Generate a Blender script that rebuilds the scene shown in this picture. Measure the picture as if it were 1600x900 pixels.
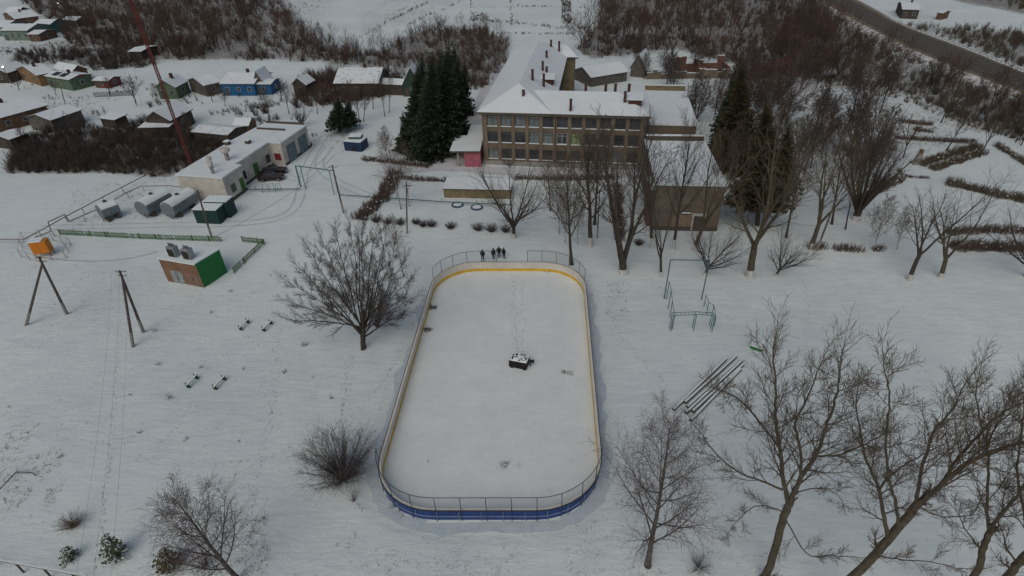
import bpy, math, random
import numpy as np
from mathutils import Vector, Matrix, noise
R = math.radians
sc = bpy.context.scene
for o in list(bpy.data.objects): bpy.data.objects.remove(o)
COL = sc.collection
# ------------------------------------------------------------------ camera, sky, sun, exposure
CAMH = 42.0; FPX = 890.0; PITCH = R(35.0); ROLL = R(-1.5)
_f = Vector((0, math.cos(PITCH), -math.sin(PITCH))); _r = Vector((1, 0, 0)); _u = _r.cross(_f)
CR = _r*math.cos(ROLL) + _u*math.sin(ROLL); CU = -_r*math.sin(ROLL) + _u*math.cos(ROLL); CF = _f
CP = Vector((0, 0, CAMH))
cam = bpy.data.objects.new('camera', bpy.data.cameras.new('camera')); COL.objects.link(cam)
cam.matrix_world = Matrix.Translation(CP) @ Matrix((CR, CU, -CF)).transposed().to_4x4()
cam.data.sensor_width = 36; cam.data.lens = FPX*36/1600; cam.data.clip_start = .5; cam.data.clip_end = 6000
sc.camera = cam
W = bpy.data.worlds.new('World'); sc.world = W; W.use_nodes = True
nt = W.node_tree; bg = nt.nodes['Background']
sky = nt.nodes.new('ShaderNodeTexSky'); sky.sky_type = 'NISHITA'; sky.sun_disc = False
SUN_EL, SUN_AZ = 48, 200
sky.sun_elevation = R(SUN_EL); sky.sun_rotation = R(SUN_AZ); sky.air_density = 1.0; sky.dust_density = 4.0; sky.ozone_density = .6
nt.links.new(sky.outputs[0], bg.inputs[0]); bg.inputs[1].default_value = .09
sl = bpy.data.lights.new('sun', 'SUN'); sl.energy = .9; sl.angle = R(70); sl.color = (1, .985, .88)
so = bpy.data.objects.new('sun', sl); COL.objects.link(so)
_sd = Vector((math.sin(R(SUN_AZ))*math.cos(R(SUN_EL)), math.cos(R(SUN_AZ))*math.cos(R(SUN_EL)), math.sin(R(SUN_EL))))
so.rotation_euler = _sd.to_track_quat('Z', 'Y').to_euler(); so.location = (0, 0, 80)
sc.view_settings.view_transform = 'Standard'; sc.view_settings.look = 'None'
sc.view_settings.exposure = -0.58; sc.view_settings.gamma = 1

# ------------------------------------------------------------------ survey helpers (photograph pixels of 1600x900 -> world metres)
def ray(px, py): return (CR*((px-800)/FPX) - CU*((py-450)/FPX) + CF)
def at(px, py, z=0.0):
    d = ray(px, py); return CP + d*((z-CAMH)/d.z)
def atY(px, py, Y):
    d = ray(px, py); return CP + d*(Y/d.y)
def up(base, px, py):                       # height of the point above `base` seen at pixel px,py
    return atY(px, py, base.y).z
def on_plane(px, py, p, n):
    d = ray(px, py); return CP + d*((p-CP).dot(n)/d.dot(n))
_M = np.array([list(CR), list(CU), list(CF)])
def proj(P):
    q = (np.asarray(P, float) - np.array(list(CP))) @ _M.T
    z = np.where(q[..., 2] > .1, q[..., 2], 1e9)
    return 800+FPX*q[..., 0]/z, 450-FPX*q[..., 1]/z
def inpoly(x, y, poly):
    x = np.asarray(x, float); y = np.asarray(y, float); c = np.zeros(x.shape, bool); n = len(poly)
    for i in range(n):
        x0, y0 = poly[i]; x1, y1 = poly[(i+1) % n]
        if y0 == y1: continue
        c ^= ((y0 > y) != (y1 > y)) & (x < (x1-x0)*(y-y0)/(y1-y0)+x0)
    return c
class Fr:
    def __init__(s, o, u, v=None):
        s.o = Vector((o[0], o[1], 0)); s.u = Vector((u[0], u[1], 0)).normalized()
        s.v = Vector((-s.u.y, s.u.x, 0)) if v is None else Vector((v[0], v[1], 0)).normalized()
    def __call__(s, a, b, z): 
        p = s.o+s.u*a+s.v*b; return Vector((p.x, p.y, z))

# ------------------------------------------------------------------ materials
MATS = {}
def mat(name, col, rough=.85, var=.25, scale=3.0, bump=0, metal=0, col2=None, spec=.3, bscale=None, mix=None, emit=None):
    if name in MATS: return MATS[name]
    m = bpy.data.materials.new(name); m.use_nodes = True; N = m.node_tree.nodes; L = m.node_tree.links
    b = N['Principled BSDF']; b.inputs['Roughness'].default_value = rough; b.inputs['Metallic'].default_value = metal
    b.inputs['Specular IOR Level'].default_value = spec
    tc = N.new('ShaderNodeTexCoord'); nz = N.new('ShaderNodeTexNoise'); nz.inputs['Scale'].default_value = scale; nz.inputs['Detail'].default_value = 6; nz.inputs['Roughness'].default_value = .65
    L.new(tc.outputs['Object'], nz.inputs['Vector'])
    cr = N.new('ShaderNodeValToRGB'); L.new(nz.outputs['Fac'], cr.inputs[0])
    c2 = col2 or tuple(c*(1-var) for c in col); c1 = col if col2 else tuple(min(1, c*(1+var*.6)) for c in col)
    lo, hi = mix or (.35, .65)
    cr.color_ramp.elements[0].position = lo; cr.color_ramp.elements[0].color = (*c2, 1)
    cr.color_ramp.elements[1].position = hi; cr.color_ramp.elements[1].color = (*c1, 1)
    L.new(cr.outputs[0], b.inputs['Base Color'])
    if bump:
        n2 = N.new('ShaderNodeTexNoise'); n2.inputs['Scale'].default_value = bscale or scale*4; n2.inputs['Detail'].default_value = 5
        L.new(tc.outputs['Object'], n2.inputs['Vector'])
        bp = N.new('ShaderNodeBump'); bp.inputs['Strength'].default_value = bump; bp.inputs['Distance'].default_value = .1
        L.new(n2.outputs['Fac'], bp.inputs['Height']); L.new(bp.outputs[0], b.inputs['Normal'])
    if emit:
        b.inputs['Emission Color'].default_value = (*emit[:3], 1); b.inputs['Emission Strength'].default_value = emit[3]
    MATS[name] = m; return m
SNOW = mat('snow', (.74, .82, .82), .9, .05, 1.2, .4)
ROOFSNOW = mat('roof_snow', (.74, .80, .82), .9, col2=(.68, .74, .77), scale=.35, bump=.3, bscale=3)
THINSNOW = mat('thin_roof_snow', (.70, .75, .77), .9, col2=(.40, .43, .46), scale=1.1, bump=.2, mix=(.3, .5))
BARK = mat('bark', (.070, .058, .046), .95, .45, 5, .6)
BARKG = mat('mossy_bark', (.125, .108, .072), .95, col2=(.06, .052, .038), scale=3, bump=.6)
TWIG = mat('twigs', (.088, .071, .062), .95, .3, 1.5)
TWIGR = mat('reddish_twigs', (.108, .072, .058), .95, .35, .4)
TWIGO = mat('ochre_twigs', (.115, .092, .066), .95, .3, 1)
BIRCHB = mat('birch_bark', (.42, .41, .38), .8, col2=(.07, .06, .055), scale=4, mix=(.42, .55))
LIME = mat('limewash', (.50, .50, .47), .9, .3, 6)
NEEDLE = mat('spruce_needles', (.036, .052, .032), .9, .5, 1.3)
NEEDLEP = mat('pine_needles', (.10, .12, .065), .9, .4, 3)
NEEDLEB = mat('brown_spruce_needles', (.060, .052, .028), .9, .5, 1.0)
DRY = mat('dry_grass', (.20, .15, .10), .95, .5, 2)
CLOD = mat('dark_clods', (.07, .065, .06), .95, .4, 4)
BRICKT = None
def brickmat(name, c1, c2, mortar, scale=3.0, bw=.5, rh=.16):
    m = bpy.data.materials.new(name); m.use_nodes = True; N = m.node_tree.nodes; L = m.node_tree.links; b = N['Principled BSDF']; b.inputs['Roughness'].default_value = .9
    tc = N.new('ShaderNodeTexCoord'); sx = N.new('ShaderNodeSeparateXYZ'); L.new(tc.outputs['Object'], sx.inputs[0])
    ad = N.new('ShaderNodeMath'); ad.operation = 'ADD'; L.new(sx.outputs[0], ad.inputs[0]); L.new(sx.outputs[1], ad.inputs[1])
    cx = N.new('ShaderNodeCombineXYZ'); L.new(ad.outputs[0], cx.inputs[0]); L.new(sx.outputs[2], cx.inputs[1])
    br = N.new('ShaderNodeTexBrick'); L.new(cx.outputs[0], br.inputs['Vector']); br.inputs['Scale'].default_value = scale
    br.inputs['Color1'].default_value = (*c1, 1); br.inputs['Color2'].default_value = (*c2, 1); br.inputs['Mortar'].default_value = (*mortar, 1)
    br.inputs['Mortar Size'].default_value = .012; br.inputs['Brick Width'].default_value = bw; br.inputs['Row Height'].default_value = rh
    nz = N.new('ShaderNodeTexNoise'); nz.inputs['Scale'].default_value = .55; nz.inputs['Detail'].default_value = 7; L.new(tc.outputs['Object'], nz.inputs['Vector'])
    mx = N.new('ShaderNodeMix'); mx.data_type = 'RGBA'; mx.blend_type = 'MULTIPLY'; mx.inputs[0].default_value = .7
    cr = N.new('ShaderNodeValToRGB'); cr.color_ramp.elements[0].position = .3; cr.color_ramp.elements[0].color = (.5, .47, .45, 1); cr.color_ramp.elements[1].position = .65; cr.color_ramp.elements[1].color = (1, 1, 1, 1)
    L.new(nz.outputs['Fac'], cr.inputs[0]); L.new(br.outputs[0], mx.inputs[6]); L.new(cr.outputs[0], mx.inputs[7]); L.new(mx.outputs[2], b.inputs['Base Color'])
    return m
SCHOOLB = brickmat('school_brick', (.19, .152, .105), (.165, .132, .092), (.155, .138, .11))
PILB = brickmat('pilaster_brick', (.225, .172, .12), (.20, .157, .11), (.18, .16, .13))
BOILB = brickmat('boiler_brick', (.205, .16, .12), (.185, .145, .11), (.175, .15, .12))
REDB = brickmat('red_brick', (.19, .075, .055), (.15, .065, .05), (.20, .15, .13))
TANB = brickmat('tan_brick', (.27, .15, .08), (.22, .12, .07), (.21, .145, .10))
PINK = mat('pink_plaster', (.42, .13, .17), .9, .15, 2)
OLIVEW = mat('olive_wall', (.21, .17, .10), .9, .3, 1)
DARKROOM = mat('dark_metal', (.03, .03, .033), .6, .3, 4)
GLASS = mat('window_glass', (.05, .06, .07), .15, .5, .6, spec=.6)
CURTG = mat('curtained_glass', (.17, .21, .22), .3, .35, 1.5, spec=.5)
GREENLIT = mat('green_curtain_glass', (.22, .30, .15), .3, .2, 2, spec=.5)
FRAMEW = mat('white_frame', (.5, .5, .48), .6, .1)
FRAMED = mat('dark_frame', (.09, .075, .06), .7, .2)
GREYW = mat('grey_plaster', (.62, .60, .55), .9, col2=(.45, .42, .38), scale=.5, bump=.1)
CONC = mat('concrete', (.30, .29, .27), .9, .3, 1.5, .3)
STEEL = mat('galvanised_steel', (.30, .33, .35), .5, .2, 1.5, metal=.2)
BLUEP = mat('blue_paint', (.02, .055, .22), .5, .25, 1.0)
YELP = mat('yellow_paint', (.66, .42, .05), .6, .2, 1)
WHITEP = mat('white_board', (.62, .60, .55), .6, .1, .8)
RAILD = mat('dark_blue_rail', (.035, .05, .09), .5, .2)
GREENP = mat('green_paint', (.015, .16, .045), .6, .2, 2)
DKGREEN = mat('dark_green_paint', (.015, .05, .045), .6, .2, 2)
FENCEG = mat('faded_green_paint', (.07, .15, .04), .8, .35, 3)
ORANGEP = mat('orange_paint', (.62, .22, .025), .6, .15, 3)
RUST = mat('rust_paint', (.13, .045, .035), .8, .35, 4)
TEALP = mat('teal_paint', (.06, .15, .17), .6, .3, 4)
POLEM = mat('weathered_wood', (.12, .095, .08), .95, .4, 4, .3)
POLEC = mat('pole_concrete', (.26, .245, .22), .95, .3, 4, .3)
WIREM = mat('wire', (.08, .08, .085), .6, .1)
BLACK = mat('black_cloth', (.012, .013, .016), .9, .3, 8)
DENIM = mat('dark_trousers', (.014, .018, .028), .9, .3, 8)
SKIN = mat('skin', (.40, .24, .17), .7, .1)
ASPH = mat('asphalt', (.10, .092, .08), .95, .25, .8, .3)
SHOULD = mat('road_shoulder', (.20, .165, .115), .95, .4, .9, .3)
CARB = mat('black_car_paint', (.012, .010, .014), .25, .2, 2, spec=.6)
CARR = mat('dark_red_car_paint', (.022, .008, .010), .25, .2, 2, spec=.6)
RUBBER = mat('rubber', (.02, .02, .02), .9, .1)
REDL = mat('tail_lamp', (.25, .01, .01), .3, .1)
LAMPON = mat('lit_lamp', (.9, .9, .8), .5, .05, emit=(1, .95, .82, 30))

def mesh_grid_material(name, col, pitch, wire, base):      # chain-link netting: real gaps between wires
    m = bpy.data.materials.new(name); m.use_nodes = True; N = m.node_tree.nodes; L = m.node_tree.links; b = N['Principled BSDF']
    b.inputs['Base Color'].default_value = (*col, 1); b.inputs['Roughness'].default_value = .6
    uv = N.new('ShaderNodeUVMap'); sx = N.new('ShaderNodeSeparateXYZ'); L.new(uv.outputs[0], sx.inputs[0])
    outs = []
    for sg in (1, -1):
        a = N.new('ShaderNodeMath'); a.operation = 'MULTIPLY_ADD'; L.new(sx.outputs[1], a.inputs[0]); a.inputs[1].default_value = sg; L.new(sx.outputs[0], a.inputs[2])
        d = N.new('ShaderNodeMath'); d.operation = 'PINGPONG'; d.inputs[1].default_value = pitch/2; L.new(a.outputs[0], d.inputs[0])
        g = N.new('ShaderNodeMath'); g.operation = 'LESS_THAN'; L.new(d.outputs[0], g.inputs[0]); g.inputs[1].default_value = wire/2
        outs.append(g)
    mx = N.new('ShaderNodeMath'); mx.operation = 'MAXIMUM'; L.new(outs[0].outputs[0], mx.inputs[0]); L.new(outs[1].outputs[0], mx.inputs[1])
    L.new(mx.outputs[0], b.inputs['Alpha'])
    return m
NETM = mesh_grid_material('chain_link_net', (.12, .14, .2), .09, .0026, 0)

# ------------------------------------------------------------------ mesh builder
class MB:
    def __init__(s): s.v = []; s.f = []; s.m = []; s.uv = None
    def add(s, vs, fs, mi=0):
        n = len(s.v); s.v.extend([tuple(v) for v in vs]); s.f.extend([tuple(i+n for i in f) for f in fs]); s.m.extend([mi]*len(fs)); return s
    def hexa(s, p, mi=0):      # 8 points: bottom ring 0-3 then top ring 4-7
        return s.add(p, [(3, 2, 1, 0), (4, 5, 6, 7), (0, 1, 5, 4), (1, 2, 6, 5), (2, 3, 7, 6), (3, 0, 4, 7)], mi)
    def box(s, fr, a0, a1, b0, b1, z0, z1, mi=0):
        return s.hexa([fr(a0, b0, z0), fr(a1, b0, z0), fr(a1, b1, z0), fr(a0, b1, z0), fr(a0, b0, z1), fr(a1, b0, z1), fr(a1, b1, z1), fr(a0, b1, z1)], mi)
    def tube(s, pts, rad, n=6, mi=0, cap=True, mids=None):
        k = len(pts); pts = [Vector(p) for p in pts]
        if not hasattr(rad, '__len__'): rad = [rad]*k
        d = (pts[1]-pts[0]).normalized(); a = d.orthogonal().normalized(); b0 = len(s.v)
        for i in range(k):
            if i: 
                dn = ((pts[min(i+1, k-1)]-pts[i-1])).normalized()
                if dn.length < .5: dn = d
                a = (a-dn*a.dot(dn)); a = a.normalized() if a.length > 1e-4 else dn.orthogonal().normalized(); d = dn
            c = d.cross(a)
            for j in range(n):
                t = 2*math.pi*j/n; q = pts[i]+(a*math.cos(t)+c*math.sin(t))*rad[i]; s.v.append((q.x, q.y, q.z))
        for i in range(k-1):
            q = b0+i*n
            for j in range(n):
                j2 = (j+1) % n; s.f.append((q+j, q+j2, q+n+j2, q+n+j)); s.m.append(mids[i] if mids else mi)
        if cap:
            s.f.append(tuple(b0+j for j in range(n))[::-1]); s.m.append(mids[0] if mids else mi)
            s.f.append(tuple(b0+(k-1)*n+j for j in range(n))); s.m.append(mids[-1] if mids else mi)
        return s
    def build(s, name, mats, parent=None, loc=None, smooth=False):
        me = bpy.data.meshes.new(name); o0 = Vector((0, 0, 0))
        if parent is not None:
            r = parent
            while r is not None: o0 = o0+r.location; r = r.parent
        if loc is not None: o0 = o0+Vector(loc)
        V = np.array(s.v, float).reshape(-1, 3)-np.array(list(o0))
        me.from_pydata(V.tolist(), [], s.f)
        if not isinstance(mats, (list, tuple)): mats = [mats]
        for m in mats: me.materials.append(m)
        if len(mats) > 1: me.polygons.foreach_set('material_index', s.m)
        if smooth: me.polygons.foreach_set('use_smooth', [True]*len(me.polygons))
        if s.uv:
            ul = me.uv_layers.new(name='UVMap')
            for l in me.loops: ul.data[l.index].uv = s.uv[l.vertex_index]
        me.update()
        o = bpy.data.objects.new(name, me); COL.objects.link(o)
        if parent is not None: o.parent = parent
        if loc is not None: o.location = loc
        return o
def tag(o, label, cat, group=None, kind=None):
    o['label'] = label; o['category'] = cat
    if group: o['group'] = group
    if kind: o['kind'] = kind
    return o
def thing(name, label, cat, loc, group=None):
    o = bpy.data.objects.new(name, None); COL.objects.link(o); o.location = (loc[0], loc[1], loc[2]); o.empty_display_size = .5
    return tag(o, label, cat, group)
def struct(o): o['kind'] = 'structure'; return o
def dup(root, label=None, group=None):
    r = root.copy(); COL.objects.link(r)
    if label: r['label'] = label
    if group: r['group'] = group
    for ch in list(root.children):
        c = ch.copy(); COL.objects.link(c); c.parent = r
        for g in list(ch.children):
            d = g.copy(); COL.objects.link(d); d.parent = c
    return r
def WD(*p): return [(x, y) for x, y in p]

# ------------------------------------------------------------------ ground
POLY_WOOD = {   # bare woods and thickets, outlines in photograph pixels
 'left thicket': ([(12,272),(25,225),(70,208),(130,197),(170,202),(240,190),(300,208),(380,218),(330,245),(262,278),(150,270)], .75),
 'left hedge band': ([(20,102),(28,84),(110,80),(190,78),(242,82),(245,104),(150,112),(120,98)], .6),
 'wood by the village': ([(120,80),(70,30),(20,-5),(20,-40),(330,-40),(400,-5),(385,60),(345,95),(250,93),(160,70)], .72),
 'wood left of fields': ([(345,94),(375,40),(380,-40),(420,-40),(455,20),(480,60),(530,78),(560,95),(520,99),(420,95)], .62),
 'wood behind gable': ([(510,102),(535,82),(600,80),(625,60),(655,46),(740,44),(795,62),(795,95),(760,140),(700,140),(640,108)], .68),
 'wood behind school': ([(900,76),(930,44),(948,-40),(1245,-40),(1285,40),(1310,100),(1240,124),(1190,112),(1060,78),(920,92)], .7),
 'right wood': ([(1230,125),(1245,20),(1280,10),(1370,62),(1470,112),(1610,165),(1610,215),(1500,188),(1420,145)], .62),
 'wood across road': ([(1400,36),(1440,42),(1540,45),(1640,60),(1640,125),(1500,68)], .6),
 'courtyard trees': ([(905,85),(1060,80),(1190,112),(1230,180),(1160,240),(1090,210),(1000,120)], .15),
 'park trees': ([(1100,120),(1300,120),(1400,160),(1430,240),(1350,300),(1130,300)], .36),
}
def axis(segs):
    out = []
    for a, b, st in segs:
        n = max(1, int(round((b-a)/st))); out += list(np.linspace(a, b, n, endpoint=False))
    out.append(segs[-1][1]); return np.array(out)
gx = axis([(-3000, -500, 500), (-500, -66, 3.5), (-66, 66, .66), (66, 500, 3.5), (500, 3000, 500)])
gy = axis([(-400, 4, 60), (4, 110, .7), (110, 520, 3), (520, 4500, 500)])
RK = [at(577, 811), at(942, 811), at(909, 424), at(687, 424)]      # rink corners
def rink_outline(off=0.0, rad=5.4, n=9):
    c = sum(RK, Vector())/4; P = []; K = [k+(k-c).normalized()*0 for k in RK]; res = []
    m = 4
    lines = []
    for i in range(4):
        a, b = K[i], K[(i+1) % 4]; d = (b-a).normalized(); nrm = Vector((d.y, -d.x, 0)); lines.append((a+nrm*off, d))
    def isect(l1, l2):
        (p, d), (q, e) = l1, l2; w = q-p; den = d.x*e.y-d.y*e.x; t = (w.x*e.y-w.y*e.x)/den; return p+d*t
    for i in range(4):
        cpt = isect(lines[i-1], lines[i]); d0 = lines[i-1][1]; d1 = lines[i][1]; r = rad+off
        s0 = cpt-d0*r; cen = cpt-d0*r+d1*r
        for k in range(n+1):
            t = math.pi/2*k/n; res.append(cen+d0*r*math.sin(t)-d1*r*math.cos(t))
    return res       # counter-clockwise from the near left corner
rk0 = [(p.x, p.y) for p in rink_outline(0.3)]
rk1 = [(p.x, p.y) for p in rink_outline(1.6)]
GX, GY = np.meshgrid(gx, gy); gz = np.zeros(GX.shape)
near = (np.abs(GX) < 66) & (GY > 4) & (GY < 112)
for j, i in zip(*np.nonzero(near)):
    x, y = GX[j, i], GY[j, i]
    gz[j, i] = .16*noise.noise((x*.09, y*.09, 3))+.07*noise.noise((x*.45, y*.45, 7))+.035*noise.noise((x*1.3, y*1.3, 1))
ins = inpoly(GX, GY, rk1); gz[ins] = np.where(inpoly(GX, GY, rk0), 0, -.12)[ins]
edge = np.clip((66-np.abs(GX))/8, 0, 1)*np.clip((112-GY)/8, 0, 1); gz = gz*edge
nzv = len(gy); nx = len(gx)
V = np.stack([GX.ravel(), GY.ravel(), gz.ravel()], 1)
idx = np.arange(nx*nzv).reshape(nzv, nx)
F = np.stack([idx[:-1, :-1].ravel(), idx[:-1, 1:].ravel(), idx[1:, 1:].ravel(), idx[1:, :-1].ravel()], 1)
me = bpy.data.meshes.new('ground'); me.from_pydata(V.tolist(), [], F.tolist())
PX, PY = proj(V); dirt = np.zeros(len(V))
for nm, (poly, dn) in POLY_WOOD.items(): dirt = np.maximum(dirt, inpoly(PX, PY, poly)*dn)
for poly, dn in [([(0,668),(60,668),(110,700),(90,760),(40,830),(0,860)], .10), ([(0,560),(130,560),(170,700),(0,690)], .12), ([(0,400),(330,440),(300,520),(0,560)], .12),
                 ([(560,690),(600,690),(640,800),(650,830),(560,800)], .13), ([(600,820),(1180,820),(1180,900),(560,900)], .08), ([(420,880),(560,840),(600,900),(420,900)], .13),
                 ([(380,830),(400,900),(240,900),(250,850)], .15), ([(120,290),(260,255),(330,300),(110,372)], .18), ([(955,440),(990,440),(985,505),(945,500)], .15),
                 ([(440,190),(560,200),(540,240),(470,235)], .22), ([(0,60),(240,70),(240,100),(0,110)], .35), ([(90,120),(200,150),(170,185),(60,165)], .18),
                 ([(560,25),(600,0),(720,-5),(640,38),(560,60)], .28), ([(640,0),(940,0),(940,60),(740,40)], .17), ([(1380,180),(1530,180),(1530,230),(1400,225)], .25), ([(1400,20),(1620,60),(1620,110),(1440,50)], .3),
                 ([(1240,100),(1420,100),(1600,180),(1600,230),(1400,170),(1240,150)], .3), ([(880,250),(1400,250),(1400,400),(1000,400)], .1), ([(1540,-40),(1640,-40),(1640,30),(1480,0)], .7),
                 ([(440,-40),(560,-40),(520,20),(480,60),(440,60)], .3), ([(1230,-40),(1262,-5),(1400,70),(1600,170),(1600,200),(1260,60)], .2)]:
    dirt = np.maximum(dirt, inpoly(PX, PY, poly)*dn)
D2 = dirt.reshape(nzv, nx)
for _ in range(2): D2[1:-1, 1:-1] = (D2[1:-1, 1:-1]*2+D2[:-2, 1:-1]+D2[2:, 1:-1]+D2[1:-1, :-2]+D2[1:-1, 2:])/6
at_ = me.attributes.new('bare_ground', 'FLOAT', 'POINT'); at_.data.foreach_set('value', D2.ravel().astype(np.float32))
def ground_material():
    m = bpy.data.materials.new('snowy_ground'); m.use_nodes = True; N = m.node_tree.nodes; L = m.node_tree.links; b = N['Principled BSDF']; b.inputs['Roughness'].default_value = .9; b.inputs['Specular IOR Level'].default_value = .2
    tc = N.new('ShaderNodeTexCoord'); at2 = N.new('ShaderNodeAttribute'); at2.attribute_name = 'bare_ground'
    def nz(scale, det=6, r=.6, vec=None):
        n = N.new('ShaderNodeTexNoise'); n.inputs['Scale'].default_value = scale; n.inputs['Detail'].default_value = det; n.inputs['Roughness'].default_value = r
        L.new(vec or tc.outputs['Object'], n.inputs['Vector']); return n
    def M(op, a, b_=None, c=None):
        n = N.new('ShaderNodeMath'); n.operation = op
        for i, v in enumerate((a, b_, c)):
            if v is None: continue
            if isinstance(v, (int, float)): n.inputs[i].default_value = v
            else: L.new(v, n.inputs[i])
        return n.outputs[0]
    big = nz(.035, 5); mid = nz(.3, 6, .7); fine = nz(2.2, 5, .75)
    snowc = N.new('ShaderNodeValToRGB'); L.new(M('ADD', M('MULTIPLY', big.outputs[0], .6), M('MULTIPLY', mid.outputs[0], .4)), snowc.inputs[0])
    snowc.color_ramp.elements[0].position = .38; snowc.color_ramp.elements[0].color = (.62, .69, .70, 1); snowc.color_ramp.elements[1].position = .6; snowc.color_ramp.elements[1].color = (.74, .815, .81, 1)
    # bare spots: the attribute sets how much of the ground the thin snow leaves open
    v = M('ADD', M('MULTIPLY', fine.outputs[0], .6), M('MULTIPLY', mid.outputs[0], .4))
    mask = M('MULTIPLY', M('SUBTRACT', M('ADD', v, M('MULTIPLY', at2.outputs['Fac'], .36)), .60), 7.0)
    cl = N.new('ShaderNodeClamp'); L.new(mask, cl.inputs[0])
    cl2 = M('MULTIPLY', cl.outputs[0], .8)
    gc = N.new('ShaderNodeValToRGB'); L.new(mid.outputs[0], gc.inputs[0])
    gc.color_ramp.elements[0].position = .35; gc.color_ramp.elements[0].color = (.08, .07, .062, 1); gc.color_ramp.elements[1].position = .65; gc.color_ramp.elements[1].color = (.17, .145, .12, 1)
    mx = N.new('ShaderNodeMix'); mx.data_type = 'RGBA'; L.new(cl2, mx.inputs[0]); L.new(snowc.outputs[0], mx.inputs[6]); L.new(gc.outputs[0], mx.inputs[7]); L.new(mx.outputs[2], b.inputs['Base Color'])
    # wind ripples and trodden unevenness
    mp = N.new('ShaderNodeMapping'); mp.inputs['Rotation'].default_value = (0, 0, .35); mp.inputs['Scale'].default_value = (.35, 1, 1); L.new(tc.outputs['Object'], mp.inputs[0])
    rp = nz(1.1, 6, .6, mp.outputs[0]); bp = N.new('ShaderNodeBump'); bp.inputs['Strength'].default_value = .45; bp.inputs['Distance'].default_value = .3
    L.new(M('ADD', rp.outputs[0], M('MULTIPLY', fine.outputs[0], .35)), bp.inputs['Height']); L.new(bp.outputs[0], b.inputs['Normal'])
    return m
me.materials.append(ground_material()); me.polygons.foreach_set('use_smooth', [True]*len(me.polygons)); me.update()
gobj = bpy.data.objects.new('ground', me); COL.objects.link(gobj); struct(gobj)
def gh(p):
    i = min(max(int(np.searchsorted(gx, p[0])), 1), nx-1); j = min(max(int(np.searchsorted(gy, p[1])), 1), nzv-1); return float(gz[j, i])
# road, shoulders and verge at the upper right
def strip(name, pts, z, m):
    b = MB(); vs = []
    for a, c in pts: vs += [Vector((a.x, a.y, z)), Vector((c.x, c.y, z))]
    b.add(vs, [(2*i, 2*i+1, 2*i+3, 2*i+2) for i in range(len(pts)-1)]); o = b.build(name, m); return struct(o)
def ext(ps, k=60):
    a = ps[0]+(ps[0]-ps[1]).normalized()*k*3; z = ps[-1]+(ps[-1]-ps[-2]).normalized()*k; return [a]+ps+[z]
def smooth(ps, n=6):
    out = []
    for i in range(len(ps)-1):
        p0, p1, p2, p3 = ps[max(i-1, 0)], ps[i], ps[i+1], ps[min(i+2, len(ps)-1)]
        for k in range(n):
            t = k/n; out.append(.5*((2*p1)+(p2-p0)*t+(2*p0-5*p1+4*p2-p3)*t*t+(3*p1-p0-3*p2+p3)*t**3))
    return out+[ps[-1]]
RZ = .9
rl = smooth(ext([at(1290,0,RZ), at(1375,48,RZ), at(1470,92,RZ), at(1600,142,RZ)])); rr = smooth(ext([at(1330,0,RZ), at(1402,38,RZ), at(1500,76,RZ), at(1600,116,RZ)]))
strip('road', list(zip(rl, rr)), RZ+.012, ASPH)
sh = []
bank = MB(); prof = []
for a, b_ in zip(rl, rr):
    d = (b_-a).normalized()
    prof.append([a-d*6.0-Vector((0, 0, RZ+.3)), a-d*2.4, b_+d*2.0, b_+d*5.6-Vector((0, 0, RZ+.3))]); sh.append((a-d*2.4, b_+d*2.0))
strip('road_shoulder', sh, RZ+.006, SHOULD)
vs = [p for pr in prof for p in pr]; fs = []
for i in range(len(prof)-1):
    for k in range(3): fs.append((4*i+k, 4*i+k+1, 4*i+4+k+1, 4*i+4+k))
bank.add(vs, fs); struct(bank.build('road_embankment', mat('snowy_bank', (.72, .73, .75), .9, col2=(.22, .18, .14), scale=.7, mix=(.42, .58))))
# centre line on the road
cl_ = [(a+(b_-a)*.49, a+(b_-a)*.515) for a, b_ in zip(rl, rr)]
if False: strip('road_marking', cl_, RZ+.017, mat('road_paint', (.34, .33, .31), .9, .4, 1.5))
# cleared paths in the snow (thin packed snow)
PACK = mat('packed_snow', (.60, .615, .64), .9, col2=(.50, .51, .54), scale=.5, bump=.3)
def path(pts, w, z=.1):
    ps = smooth([at(*p) for p in pts]); L_ = []
    for i, p in enumerate(ps):
        d = (ps[min(i+1, len(ps)-1)]-ps[max(i-1, 0)]).normalized(); n = Vector((-d.y, d.x, 0)); w_ = w*(1+.12*noise.noise(p*.3)); L_.append((p-n*w_/2, p+n*w_/2))
    return strip('path', L_, z, PACK)
path([(690,262),(715,225),(748,180),(765,140),(790,100)], 4.6)
path([(600,268),(690,262),(800,268),(1010,272)], 3.2, .104)

# tyre tracks and footprints pressed into the snow
TRK = mat('pressed_snow', (.58, .64, .66), .9, col2=(.48, .53, .56), scale=2, bump=.3)
def track(pts, w=.28, gap=1.5):
    ps = smooth([at(*p) for p in pts], 8)
    for sd in (-gap/2, gap/2):
        L_ = []
        for i, p in enumerate(ps):
            d = (ps[min(i+1, len(ps)-1)]-ps[max(i-1, 0)]).normalized(); n = Vector((-d.y, d.x, 0)); q = p+n*(sd+.12*noise.noise(p*.4)); ww = w*(1+.5*noise.noise(p*.9)); L_.append((q-n*ww/2, q+n*ww/2))
        b = MB(); vs = []
        for a, c in L_: z = max(gh(a), gh(c), gh((a+c)/2))+.035; vs += [Vector((a.x, a.y, z)), Vector((c.x, c.y, z))]
        b.add(vs, [(2*i, 2*i+1, 2*i+3, 2*i+2) for i in range(len(L_)-1)]); struct(b.build('tyre_track', TRK))
track([(500,225),(478,262),(455,330),(360,350),(240,352),(60,356)]); track([(515,228),(500,262),(560,300),(640,318)]); track([(520,240),(470,280),(430,262)]); track([(600,262),(690,258),(760,262)])
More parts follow.
